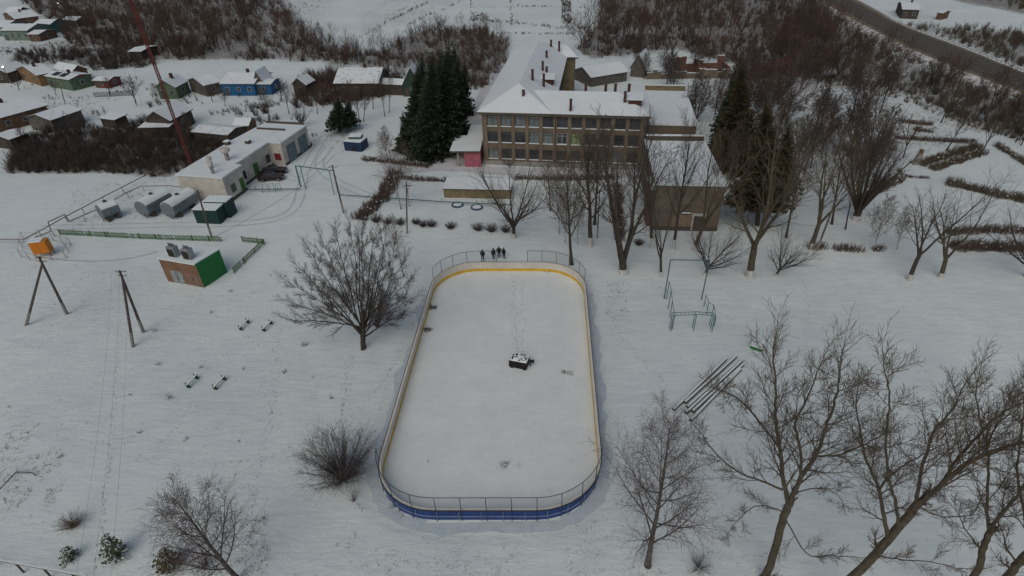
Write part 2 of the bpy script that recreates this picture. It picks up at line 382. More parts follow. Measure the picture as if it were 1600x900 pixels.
def footprints(trails):
    m = MB(); rg = random.Random(4)
    for pts in trails:
        ps = smooth([at(*p) for p in pts], 6)
        for i in range(len(ps)-1):
            L_ = (ps[i+1]-ps[i]).length; d = (ps[i+1]-ps[i]).normalized(); n = Vector((-d.y, d.x, 0)); k = 0
            while k < L_:
                c = ps[i]+d*(k+rg.uniform(-.1, .1))+n*(rg.choice((-.14, .14))+rg.uniform(-.12, .12)); z = max(gh(c), .05 if inpoly([c.x], [c.y], rk0)[0] else -1)+.03; a = rg.uniform(.11, .17); b = a*.5; q = len(m.v)
                m.v += [tuple(Vector((c.x, c.y, z))+d*a*math.cos(t)+n*b*math.sin(t)) for t in [math.pi*j/3 for j in range(6)]]; m.f.append(tuple(q+j for j in range(6))); m.m.append(0); k += rg.uniform(.45, .75)
    o = m.build('footprints', mat('footprint_shade', (.54, .595, .615), .95, .2, 3)); return tag(o, 'faint footprint trails pressed into the snow', 'footprints', kind='stuff')
footprints([[(800,430),(805,480),(812,548)], [(808,432),(800,470),(803,520),(806,552)], [(815,440),(818,500),(820,550)], [(780,405),(800,360),(808,300)], [(770,408),(740,380),(700,350),(640,300)], [(430,520),(425,620),(410,700),(395,790),(380,880)], [(440,510),(433,600),(420,680)],
 [(545,560),(538,600),(530,650),(525,700)], [(550,562),(543,610),(533,655)], [(950,470),(968,520),(1000,560),(1040,600)], [(650,500),(620,560),(600,620),(588,680)], [(1180,545),(1140,500),(1090,470),(1010,440)], [(1255,440),(1262,480),(1258,560)], [(620,560),(560,640),(480,690),(400,720),(330,725)],
 [(880,830),(960,800),(1040,700),(1130,640)], [(180,440),(190,480),(182,560),(178,640),(165,760),(150,890)], [(80,480),(140,430),(240,420)]])
# ------------------------------------------------------------------ rink
rk_root = thing('ice_rink', 'large rounded ice hockey rink with white and yellow boards inside, blue outside', 'ice rink', sum(RK, Vector())/4)
inn = rink_outline(0); BH = 1.35
ice = MB(); nI = len(inn); ice.add([Vector((p.x, p.y, .05)) for p in rink_outline(-.0)], [tuple(range(nI))])
struct(ice.build('rink_ice', mat('snow_on_ice', (.775, .82, .81), .85, col2=(.70, .75, .75), scale=.3, bump=.6, bscale=1.2)))
def ring(name, o0, o1, z0, z1, m, idxs=None, closed=True, smoothf=False):
    A = rink_outline(o0); B = rink_outline(o1); b = MB(); n = len(A)
    rng = idxs if idxs is not None else list(range(n))
    last = len(rng) if (closed and idxs is None) else len(rng)-1
    vs = []
    for k in rng:
        a, c = A[k], B[k]; vs += [Vector((a.x, a.y, z0)), Vector((c.x, c.y, z0)), Vector((c.x, c.y, z1)), Vector((a.x, a.y, z1))]
    fs = []; K = len(rng)
    for i in range(last):
        j = (i+1) % K
        for q in range(4): fs.append((4*i+q, 4*i+(q+1) % 4, 4*j+(q+1) % 4, 4*j+q))
    if not (closed and idxs is None): fs += [(0, 3, 2, 1), (4*(K-1), 4*(K-1)+1, 4*(K-1)+2, 4*(K-1)+3)]
    b.add(vs, fs); return b.build(name, m, rk_root)
ring('inner_board', 0, .05, .46, BH, WHITEP); ring('kick_strip', -.03, .048, .03, .457, YELP)
ring('outer_board', .053, .10, .04, BH-.004, BLUEP); ring('cap_rail', -.03, .17, BH+.002, BH+.05, mat('cream_cap', (.68, .64, .55), .6, .12, 1)); ring('outer_cap', .173, .235, BH-.05, BH+.06, RAILD)
FR = mat('pale_blue_frame', (.22, .28, .38), .6, .2, 3)
ring('frame_rail', .103, .16, .52, .58, FR)
out = rink_outline(.18); N_ = len(out)
per = [0]
for i in range(N_): per.append(per[-1]+(out[(i+1) % N_]-out[i]).length)
def along(s):
    s %= per[-1]
    for i in range(N_):
        if per[i+1] >= s: t = (s-per[i])/(per[i+1]-per[i]); return out[i].lerp(out[(i+1) % N_], t)
nb = 58; fr_posts = MB()
for k in range(nb):
    p = along(per[-1]*k/nb)
    fr_posts.tube([Vector((p.x, p.y, -.15)), Vector((p.x, p.y, BH-.06))], .03, 4)
fr_posts.build('frame_post', FR, rk_root)['kind'] = 'stuff'
# scraped, darker packed strip along the left side and round the near end
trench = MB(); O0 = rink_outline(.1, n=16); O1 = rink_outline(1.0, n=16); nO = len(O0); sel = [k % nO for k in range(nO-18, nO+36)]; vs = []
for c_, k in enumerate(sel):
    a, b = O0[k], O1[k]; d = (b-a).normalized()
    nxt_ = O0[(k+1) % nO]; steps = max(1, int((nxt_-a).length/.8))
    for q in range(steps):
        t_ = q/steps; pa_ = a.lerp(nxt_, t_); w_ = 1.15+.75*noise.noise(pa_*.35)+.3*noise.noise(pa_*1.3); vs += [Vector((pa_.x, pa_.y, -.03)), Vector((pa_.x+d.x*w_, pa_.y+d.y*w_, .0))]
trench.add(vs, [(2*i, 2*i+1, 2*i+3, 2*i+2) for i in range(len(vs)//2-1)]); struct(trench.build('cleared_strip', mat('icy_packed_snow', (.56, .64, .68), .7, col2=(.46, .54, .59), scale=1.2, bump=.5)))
# netting sections: near end with both corners, far end in two parts with a gate gap
def s_at(px, py):
    q = at(px, py, BH); best = min(range(400), key=lambda k: (along(per[-1]*k/400)-Vector((q.x, q.y, 0))).length); return per[-1]*best/400
def net(sa, sb, label, hgt=1.75, step=2.1):
    if sb < sa: sb += per[-1]
    n = max(2, int(round((sb-sa)/step))); ft = thing('fence', label, 'fence', along(sa))
    top = [along(sa+(sb-sa)*k/(n*4)) for k in range(n*4+1)]
    for k in range(n+1):
        p = along(sa+(sb-sa)*k/n); m = MB(); m.tube([Vector((p.x, p.y, -.1)), Vector((p.x, p.y, BH+hgt))], .032, 6); m.build('post', RAILD, ft)
    m = MB(); m.tube([Vector((p.x, p.y, BH+hgt)) for p in top], .03, 6); m.build('top_rail', RAILD, ft)
    m = MB(); m.tube([Vector((p.x, p.y, BH+.09)) for p in top], .015, 4); m.build('bottom_rail', RAILD, ft)
    m = MB(); s_ = 0; m.uv = []
    for i, p in enumerate(top):
        if i: s_ += (p-top[i-1]).length
        m.v += [(p.x, p.y, BH+.1), (p.x, p.y, BH+hgt)]; m.uv += [(s_, 0), (s_, hgt-.1)]
    m.f = [(2*i, 2*i+2, 2*i+3, 2*i+1) for i in range(len(top)-1)]; m.m = [0]*len(m.f); m.build('netting', NETM, ft)
net(s_at(589, 722), s_at(943, 722), 'netting fence on blue posts round the near end of the rink')
net(s_at(913, 440), s_at(824, 411), 'short netting fence at the far right corner of the rink')
net(s_at(776, 411), s_at(679, 438), 'netting fence at the far left corner of the rink behind the people')

# ------------------------------------------------------------------ school
def add_window(mb_list, fr, a0, a1, z0, z1, b, root, glass, frame=None, nm='window', mull=True, sill=True):
    w = MB(); t = .08; fm = frame or FRAMED
    w.box(fr, a0, a0+t, b-.05, b+.12, z0, z1); w.box(fr, a1-t, a1, b-.05, b+.12, z0, z1)
    w.box(fr, a0+t, a1-t, b-.05, b+.12, z1-t, z1); w.box(fr, a0+t, a1-t, b-.05, b+.12, z0, z0+t)
    if mull:
        c = (a0+a1)/2; w.box(fr, c-.04, c+.04, b-.04, b+.1, z0+t, z1-t)
        w.box(fr, a0+t, c-.04, b-.035, b+.09, z1-.55, z1-.49); w.box(fr, c+.04, a1-t, b-.035, b+.09, z1-.55, z1-.49)
    o = w.build(nm, fm, root)
    g = MB(); g.box(fr, a0+.03, a1-.03, b+.02, b+.06, z0+.03, z1-.03); g.build('pane', glass, o)
    if sill:
        s = MB(); s.box(fr, a0-.08, a1+.08, b-.2, b+.0-.052, z0-.10, z0+.03); s.build('sill', SNOW, o)
    return o
class Wall:      # a wall with real window openings in the u-z plane, thickness to +v
    @staticmethod
    def make(fr, A0, A1, z0, z1, b0, th, holes, name, m, root):
        xs = sorted(set([A0, A1]+[h[0] for h in holes]+[h[1] for h in holes])); zs = sorted(set([z0, z1]+[h[2] for h in holes]+[h[3] for h in holes]))
        w = MB()
        for i in range(len(xs)-1):
            j = 0
            while j < len(zs)-1:
                cx, cz = (xs[i]+xs[i+1])/2, (zs[j]+zs[j+1])/2
                if not any(h[0] < cx < h[1] and h[2] < cz < h[3] for h in holes):
                    k = j
                    while k+1 < len(zs)-1 and not any(h[0] < cx < h[1] and h[2] < (zs[k+1]+zs[k+2])/2 < h[3] for h in holes): k += 1
                    w.box(fr, xs[i], xs[i+1], b0, b0+th, zs[j], zs[k+1]); j = k+1
                else: j += 1
        return w.build(name, m, root)
EZ = 9.7
sA = at(746, 177.5, EZ); sB = at(1017, 185, EZ); su = (sB-sA).normalized(); SF = Fr(sA+Vector((-su.y, su.x, 0))*.7+su*.6, su)
SL = (sB-sA).length-1.2; SD = 12.5
sroot = thing('school_building', 'long three storey tan brick school with snowy roofs and red chimneys', 'school', SF(0, 0, 0))
random.seed(5)
nbay = 11; pitch = (SL-1.2)/nbay; holes = []; rows = [(1.25, 3.15), (4.35, 6.35), (7.35, 9.25)]
for i in range(nbay):
    c = .6+pitch*(i+.5)
    for z0, z1 in rows: holes.append((c-.92, c+.92, z0, z1))
Wall.make(SF, 0, SL, 0, EZ, 0, .35, holes, 'front_wall', SCHOOLB, sroot)
core = MB(); core.box(SF, .3, SL-.3, .6, SD-.3, .01, EZ-.1); core.build('interior', DARKROOM, sroot)
sw = MB(); sw.box(SF, 0, .3, .352, SD, 0, EZ); sw.box(SF, SL-.3, SL, .352, SD, 0, EZ); sw.box(SF, .302, SL-.302, SD-.29, SD, 0, EZ); sw.build('side_wall', SCHOOLB, sroot)
for k, h in enumerate(holes):
    col, row = k//3, k % 3
    g = GLASS
    if (col, row) in ((0, 2), (1, 2), (2, 2), (3, 1), (0, 0), (3, 2), (4, 1), (8, 0), (9, 0)): g = CURTG
    if (col, row) == (6, 1): g = GREENLIT
    add_window(None, SF, h[0], h[1], h[2], h[3], .12, sroot, g, FRAMEW if (col, row) == (5, 1) else FRAMED)
for i in range(nbay+1):
    p = MB(); c = .6+pitch*i; p.box(SF, c-.3, c+.3, -.14, -.003, .9, EZ-.25); p.build('pilaster', PILB, sroot)
pl = MB(); pl.box(SF, -.06, SL+.06, -.22, -.005, 0, .85); pl.build('plinth', CONC, sroot)
co = MB(); co.box(SF, -.5, SL+.5, -.6, -.01, EZ-.16, EZ+.0); co.build('cornice', mat('cornice', (.20, .17, .13), .9, .3), sroot)
dp = MB(); dp.tube([SF(.6+pitch*5+.05, -.2, .3), SF(.6+pitch*5+.05, -.2, EZ-.2)], .07, 6); dp.build('drainpipe', FRAMED, sroot)
def roofmesh(pts, faces, name, root, m=None, th=.3):      # slab roof: top surface plus skirt
    b = MB(); n = len(pts); top = [Vector(p)+Vector((0, 0, th)) for p in pts]; b.add(top+[Vector(p) for p in pts], [])
    edges = {}
    for f in faces:
        b.f.append(tuple(f)); b.m.append(0); b.f.append(tuple(i+n for i in f[::-1])); b.m.append(0)
        for i in range(len(f)):
            e = (f[i], f[(i+1) % len(f)]); edges[e] = 1
    for (i, j) in list(edges):
        if (j, i) not in edges: b.f.append((j, i, i+n, j+n)); b.m.append(1)
    return b.build(name, [m or ROOFSNOW, EAVE], root)
EAVE = mat('eave_board', (.10, .085, .07), .9, .3)
RZ1 = 11.7; RZ2 = 13.0; ov = .7
fp = [SF(-ov, -ov, EZ+.0), SF(SL+ov, -ov, EZ), SF(SL+ov, SD+ov, EZ), SF(-ov, SD+ov, EZ), SF(5, SD/2, RZ1), SF(SL-5.0, SD/2, RZ1)]
roofmesh(fp, [(0, 1, 5, 4), (1, 2, 5), (2, 3, 4, 5), (3, 0, 4)], 'roof', sroot)
# long wing going away from the camera
wl0 = at(746, 177.5, EZ); wl1 = at(803, 80, EZ); wv = (wl1-wl0).normalized(); wu = Vector((wv.y, -wv.x, 0)); WF = Fr(wl0+wu*.6, wu, wv)
WL = (wl1-wl0).length; wr = at(870, 146, EZ); WW = (wr-WF.o).dot(wu)-.4; print('school', SL, 'wing', WL, WW)
w_ = MB(); w_.box(WF, .02, WW, 1.5, WL, 0, EZ-.004); w_.build('wing_wall', mat('wing_wall', (.22, .18, .11), .9, .25, .8), sroot)
hx = WW/2; wp = [WF(-ov, -.1, EZ+.004), WF(WW+ov, -.1, EZ+.004), WF(WW+ov, WL+.5, EZ+.004), WF(-ov, WL+.5, EZ+.004), WF(hx, 6.5, RZ2), WF(hx, WL-5.5, RZ2)]
roofmesh(wp, [(0, 1, 4), (1, 2, 5, 4), (2, 3, 5), (3, 0, 4, 5)], 'wing_roof', sroot)
# cross block at the far end of the wing
cb = MB(); cb.box(WF, WW-.5, WW+2.4, WL-6, WL-.5, 0, EZ-.1); cb.build('wing_wall', MATS['wing_wall'], sroot)
cp = [WF(WW-3, WL-6.7, EZ), WF(WW+3.2, WL-6.7, EZ), WF(WW+3.2, WL+.2, EZ), WF(WW-3, WL+.2, EZ), WF(WW-4.5, WL-3.2, 11.6), WF(WW+.4, WL-3.2, 11.6)]
roofmesh(cp, [(0, 1, 5, 4), (1, 2, 5), (2, 3, 4, 5), (3, 0, 4)], 'wing_roof', sroot)
for i in range(9):          # windows of the wing on the courtyard side
    for z0 in (1.3, 4.4, 7.4):
        FW = Fr(WF(WW, 14+i*3.1, 0), wv, -wu); add_window(None, FW, 0, 1.7, z0, z0+1.9, -.03, sroot, GLASS, sill=False)
def plane_of(p): n = (p[1]-p[0]).cross(p[2]-p[0]).normalized(); return p[0]+Vector((0, 0, .3)), n
PLS = {'F': plane_of([fp[0], fp[1], fp[4]]), 'R': plane_of([wp[1], wp[2], wp[4]]), 'B': plane_of([fp[2], fp[3], fp[4]])}
CH = mat('chimney_brick', (.085, .035, .03), .9, .3, 3)
def chimney(px, py, pl_, h, w=.42):
    p = on_plane(px, py, *PLS[pl_]); f = Fr(p, su); m = MB(); m.box(f, -w/2, w/2, -.3, .3, p.z-1, p.z+h*.85)
    c = m.build('chimney', CH, sroot)
    m = MB(); m.box(f, -w/2-.05, w/2+.05, -.35, .35, p.z+h*.85+.002, p.z+h*.85+.12, 0); m.build('cap', FRAMED, c)
for a in [(861,73,'R',1.6), (873.5,80,'R',2.4), (854,90,'R',1.5), (848,110,'R',1.9), (854,120,'R',2.1), (832,125,'R',2.1), (849.5,135,'R',2.6), (818,156,'F',1.9), (891.5,172.5,'F',2.1), (976,159,'F',1.9)]:
    chimney(*a)
for a in [(915,145), (946,145), (961,145), (982,148)]: 
    q = atY(a[0], a[1], SF((at(a[0], a[1], 10).x-SF.o.x), SD*.72, 0).y); f = Fr(q, su); m = MB(); m.box(f, -.25, .25, -.3, .3, 9.5, 12.6); c = m.build('chimney', CH, sroot); m = MB(); m.box(f, -.3, .3, -.35, .35, 12.605, 12.7); m.build('cap', FRAMED, c)
for a, pl_, s_ in [((856,130), 'R', 1), ((993,163), 'F', 1)]:     # dormers
    p = on_plane(*a, *PLS[pl_]); f = Fr(p, su); m = MB(); m.box(f, -1.2, 1.0, 0, 2.5, p.z-1, p.z+.75); d = m.build('dormer', CH, sroot)
    m = MB(); m.hexa([f(-1.5, -.3, p.z+.76), f(1.3, -.3, p.z+.76), f(1.3, 3, p.z+.76), f(-1.5, 3, p.z+.76), f(-1.5, -.3, p.z+.9), f(1.3, -.3, p.z+.9), f(1.3, 3, p.z+1.2), f(-1.5, 3, p.z+1.2)]); m.build('dormer_roof', ROOFSNOW, d)
# entrance porch
pa = at(703, 236.5, 3.3); pb = at(750, 236.5, 3.3); PF = Fr(pa, (pb-pa)); pw = (pb-pa).length
m = MB(); m.box(PF, 0, pw, 0, 7.5, 3.15, 3.55); m.box(PF, pw-3.2, pw, 7.5, 13.5, 3.15, 3.55); pr = m.build('porch_roof', ROOFSNOW, sroot)
m = MB(); m.box(PF, -.04, pw+.0, -.05, -.003, 3.05, 3.34); m.build('fascia', FRAMED, pr)
m = MB(); m.box(PF, pw-3.0, pw-.05, .5, 5, 0, 3.14); m.build('porch_wall', PINK, sroot)
m = MB(); m.box(PF, 1.1, 1.5, .6, 1.0, 0, 3.14); m.build('porch_column', CONC, sroot)
m = MB(); m.box(PF, 1.2, pw-3.05, 5, 5.3, 0, 3.14); m.build('porch_wall', OLIVEW, sroot)

def flat_building(name, label, cat, tops, z, depth=None, wall=None, roofm=None, parapet=.0, oh=.2, group=None, z0=0):
    a, b_, c = [at(*t, z) for t in tops]; f = Fr(a, b_-a); w = (b_-a).length; d = depth or (c-a).dot(f.v)
    r = thing(name, label, cat, f(0, 0, z0), group); m = MB(); m.box(f, 0, w, 0, d, z0, z-.002); m.build('wall', wall, r)
    m = MB(); m.box(f, -oh, w+oh, -oh, d+oh, z, z+.28); m.build('roof', roofm or ROOFSNOW, r); return r, f, w, d
# annex behind and boiler house
r, f, w, d = flat_building('school_annex', 'flat roofed tan annex joining the right end of the school', 'annex', [(1016,195),(1089,197),(1066,141)], 5.5, None, SCHOOLB)
m = MB(); m.box(f, 0, w, d-.4, d-.1, 5.8, 6.5); m.box(f, 0, w, d-1.6, d-1.3, 5.785, 6.1); m.build('parapet', OLIVEW, r); m = MB(); m.box(f, -.05, w+.05, d-.5, d-.0, 6.502, 6.62); m.build('parapet_snow', SNOW, r)
bfa = at(1022, 358); bz = up(bfa, 1028, 288); print('boiler h', bz)
r, f, w, d = flat_building('boiler_house', 'windowless brown brick boiler house with a flat snowy roof among trees', 'building', [(1027,289),(1134,291),(1108,222)], 7.2, None, BOILB)
m = MB(); m.box(f, .1, w-.1, d-.35, d-.0, 7.485, 8.3); m.build('parapet', FRAMED, r); m = MB(); m.box(f, .0, w, d-.45, d+.1, 8.302, 8.42); m.build('parapet_snow', SNOW, r)
m = MB(); m.box(f, -.05, w+.05, -.12, -.003, 0, .6); m.build('plinth', FRAMED, r)
dr = MB(); dr.box(f, w-3.6, w-2.1, -.1, -.004, .1, 2.6); dd = dr.build('door', FRAMED, r); dr = MB(); dr.box(f, w-3.8, w-3.6, -.16, -.005, .1, 2.7); dr.box(f, w-2.1, w-1.9, -.16, -.005, .1, 2.7); dr.box(f, w-4.0, w-1.7, -.6, -.005, 2.705, 2.85); dr.build('frame', FRAMEW, dd)
add_window(None, f, w*.38, w*.38+1.6, 3.0, 4.2, -.0, r, mat('green_pane', (.05, .12, .09), .4, .3))
m = MB(); m.box(f, w*.3, w*.3+4.6, -.05, -.002, .65, 2.6); m.build('patched_panel', mat('patched_brick', (.26, .185, .13), .9, .3), r)
lw = MB(); lw.box(f, -.7, -.01, 1, 5, 0, 6.0); lw.build('side_stack', REDB, r)
m = MB(); m.box(f, -.75, -.0, .95, 5.05, 6.003, 6.2); m.build('stack_snow', ROOFSNOW, r)

# ------------------------------------------------------------------ garage building on the left
def garage():
    H = 4.4; a = at(268, 279, H); b_ = at(347, 279, H); c = at(470, 196, H)     # near left, near right, far right roof corners
    u0 = (c-b_); f = Fr(b_, u0, None)      # u along the long yard side, v to the left
    if (a-b_).dot(f.v) < 0: f.v = -f.v
    L_ = u0.length; Wd = (a-b_).dot(f.v)
    r = thing('garage_building', 'long low white plastered garage with flat snowy roof and grey gates', 'garage', f(0, 0, 0))
    # plan: near block sticks out, middle set back 1.7 m, far block sticks out with the gates
    def s_of(px, py, z=H): return (at(px, py, z)-f.o).dot(f.u)
    e1 = s_of(378, 257); e2 = s_of(408, 222)+1.0; s1 = 1.3; s2 = (at(432, 221, H)-f.o).dot(f.u)
    print('garage', L_, Wd, e1, e2, s2)
    e1 = L_*.2; e2 = L_*.62
    plan = [(0, 0), (e1, 0), (e1, s1), (e2, s1), (e2, -1.2), (L_, -1.2), (L_, Wd-.8), (e2, Wd), (0, Wd)]
    n = len(plan); m = MB(); m.add([f(x, y, 0) for x, y in plan]+[f(x, y, H) for x, y in plan], [(i, (i+1) % n, (i+1) % n+n, i+n) for i in range(n)]+[tuple(range(n, 2*n))]); m.build('wall', GREYW, r)
    m = MB(); o = .18; pl2 = [(-o, -o), (e1+o, -o), (e1+o, s1-o), (e2-o, s1-o), (e2-o, -1.2-o), (L_+o, -1.2-o), (L_+o, Wd-.8+o), (e2, Wd+o), (-o, Wd+o)]
    m.add([f(x, y, H+.002) for x, y in pl2]+[f(x, y, H+.25) for x, y in pl2], [(i, (i+1) % n, (i+1) % n+n, i+n) for i in range(n)]+[tuple(range(n, 2*n)), tuple(range(n))[::-1]]); m.build('roof', ROOFSNOW, r)
    m = MB(); m.box(f, L_-.3, L_, -.9, Wd-1, H+.252, H+.6); m.box(f, e2+5.8, e2+6.1, 1.2, Wd-1.2, H+.252, H+.55); m.build('parapet', FRAMED, r)
    m = MB(); m.box(f, -.05, e1+.0, -.08, -.003, 0, .5); m.box(f, e2, L_+.05, -1.28, -1.203, 0, .5); m.box(f, e1+.01, e2-.1, s1-.08, s1-.003, 0, .5); m.build('plinth', FRAMED, r)
    def win(s0, s1_, z0, z1, b, mt, nm='window'):
        w = MB(); w.box(f, s0, s1_, b-.05, b-.003, z0, z1); o_ = w.build(nm, mt, r); w = MB(); w.box(f, s0+.15, s1_-.15, b-.07, b-.052, z0+.15, z1-.15); w.build('pane' if nm == 'window' else 'door_panel', GLASS if nm == 'window' else mt, o_); return o_
    GW = mat('green_window_paint', (.06, .16, .04), .7, .2)
    win(e1*.25, e1*.25+1.2, 1.2, 2.6, 0, GW); win(e1*.72, e1*.72+1.1, .1, 2.6, 0, GW, 'door')
    for t, k in ((.06, 0), (.40, 1), (.78, 0)): 
        s0 = e1+(e2-e1)*t+.4; win(s0, s0+1.3, 1.1 if not k else .1, 2.6, s1, GW if k else mat('olive_shutter', (.05, .07, .035), .8, .3), 'door' if k else 'window')
    GT = mat('grey_gate', (.16, .19, .21), .6, .25, 1)
    for t in (.14, .58):
        s0 = e2+(L_-e2)*t; w = MB(); w.box(f, s0, s0+3.1, -1.27, -1.204, .05, 3.3); g = w.build('gate', GT, r)
        for k in range(2): w = MB(); w.box(f, s0+.12+k*1.48, s0+1.5+k*1.48, -1.30, -1.272, .15, 3.2); w.build('gate_leaf', mat('blue_grey_gate', (.13, .19, .22), .6, .3, 1), g)
    w = MB(); FW = Fr(f(e2, -.2, 0), -f.v, None); g_ = Fr(f(e2-.003, 0, 0), f.v, -f.u); w.box(g_, -.6, .7, .0, .05, 1.1, 2.4); w.build('red_panel', mat('red_panel', (.22, .03, .035), .7, .3), r)
    # roof vents
    for (px, py, rr_, hh, top) in ((333, 271, .28, 1.3, .5), (331, 262, .26, 1.2, .45), (356, 250, .38, 1.4, .85)):
        p = at(px, py, H+.25); w = MB(); w.tube([p, p+Vector((0, 0, hh))], rr_, 10); v = w.build('roof_vent', CONC, r); w = MB(); q = p+Vector((0, 0, hh)); w.tube([q+Vector((0, 0, .02)), q+Vector((0, 0, .35)), q+Vector((0, 0, .75))], [top*.8, top, top*.95], 12); w.build('vent_cowl', GREYW, v)
    for (px, py) in ((388, 224), (356, 226)):
        p = at(px, py, H+.25); g2 = Fr(p, f.u); w = MB(); w.box(g2, -.4, .4, -.4, .4, H+.2, H+.9); v = w.build('roof_vent', FRAMED, r); w = MB(); w.box(g2, -.5, .5, -.5, .5, H+.902, H+1.0); w.build('vent_snow', SNOW, v)
    return r
garage()

# ------------------------------------------------------------------ generic houses
def house(name, label, cat, fl, fr_, br, ez, rise, wallm, ridge='u', roofm=None, group=None, nwin=2, wcol=None, oh=.35, chim=False, gable=None, trim=None):
    a, b_, c = at(*fl, ez), at(*fr_, ez), at(*br, ez); f = Fr(a, b_-a); w = (b_-a).length; d = abs((c-b_).dot(f.v)); d = max(2.2, min(d, 14))
    r = thing(name, label, cat, f(0, 0, 0), group); m = MB()
    P = [f(0, 0, 0), f(w, 0, 0), f(w, d, 0), f(0, d, 0), f(0, 0, ez), f(w, 0, ez), f(w, d, ez), f(0, d, ez)]
    m.hexa(P)
    if rise > 0:
        if ridge == 'u': g = [f(0, d/2, ez+rise), f(w, d/2, ez+rise)]; m.add(P[4:]+g, [(3, 0, 4), (1, 2, 5), (0, 1, 5, 4), (2, 3, 4, 5)], 1)
        else: g = [f(w/2, 0, ez+rise), f(w/2, d, ez+rise)]; m.add(P[4:]+g, [(0, 1, 4), (2, 3, 5), (1, 2, 5, 4), (3, 0, 4, 5)], 1)
    m.build('wall', [wallm, gable or wallm], r)
    k = .12
    if rise <= 0: R_ = [f(-oh, -oh, ez), f(w+oh, -oh, ez), f(w+oh, d+oh, ez+.3), f(-oh, d+oh, ez+.3)]; fc = [(0, 1, 2, 3)]
    elif ridge == 'u':
        e = rise*oh/(d/2); R_ = [f(-oh, -oh, ez-e), f(w+oh, -oh, ez-e), f(w+oh, d+oh, ez-e), f(-oh, d+oh, ez-e), f(-oh, d/2, ez+rise), f(w+oh, d/2, ez+rise)]; fc = [(0, 1, 5, 4), (2, 3, 4, 5)]
    else:
        e = rise*oh/(w/2); R_ = [f(-oh, -oh, ez-e), f(w+oh, -oh, ez-e), f(w+oh, d+oh, ez-e), f(-oh, d+oh, ez-e), f(w/2, -oh, ez+rise), f(w/2, d+oh, ez+rise)]; fc = [(1, 2, 5, 4), (3, 0, 4, 5)]
    R_ = [p+Vector((0, 0, .02)) for p in R_]
    rf = roofmesh(R_, fc, 'roof', r, roofm or ROOFSNOW, .16)
    if chim:
        p = f(w*.6, d*.5, 0); g2 = Fr(p, f.u); m = MB(); m.box(g2, -.3, .3, -.3, .3, ez+rise-.5, ez+rise+1.0); m.build('chimney', CH, rf)
    fm = wcol or mat('house_window_frame', (.33, .33, .31), .7, .2)
    for i in range(nwin):
        x = w*(i+.5)/nwin; 
        q = Fr(f(x, 0, 0), f.u); m = MB(); m.box(q, -.5, .5, -.06, -.003, ez*.36, ez*.36+1.15); o = m.build('window', fm, r)
        m = MB(); m.box(q, -.4, .4, -.085, -.062, ez*.36+.1, ez*.36+1.05); m.build('pane', GLASS, o)
    if nwin and d > 4:
        sd = Fr(f(w, d*.5, 0), f.v, -f.u); m = MB(); m.box(sd, -.55, .55, -.06, -.003, ez*.36, ez*.36+1.2); o = m.build('window', fm, r); m = MB(); m.box(sd, -.4, .4, -.085, -.062, ez*.36+.15, ez*.36+1.05); m.build('pane', GLASS, o)
    if nwin:
        q = Fr(f(w*.06+.7, 0, 0), f.u); m = MB(); m.box(q, -.45, .45, -.07, -.004, .05, 2.0); m.build('door', FRAMED, r)
    return r, f, w, d
def wm(n, c): return mat(n, c, .9, .35, 1.2)
BRN = wm('brown_boards', (.15, .09, .06)); GRB = wm('grey_boards', (.12, .11, .10)); DKB = wm('dark_boards', (.075, .06, .05)); TEALW = wm('teal_wall', (.07, .20, .19)); GRNW = wm('green_wall', (.10, .16, .10))
PGRN = wm('pale_green_wall', (.16, .22, .19)); BLUW = wm('blue_wall', (.02, .11, .25)); TANW = wm('tan_wall', (.24, .15, .08)); REDW = wm('red_wall', (.17, .05, .045)); RBR = wm('red_brown_wall', (.19, .08, .06))
HG = 'village houses'
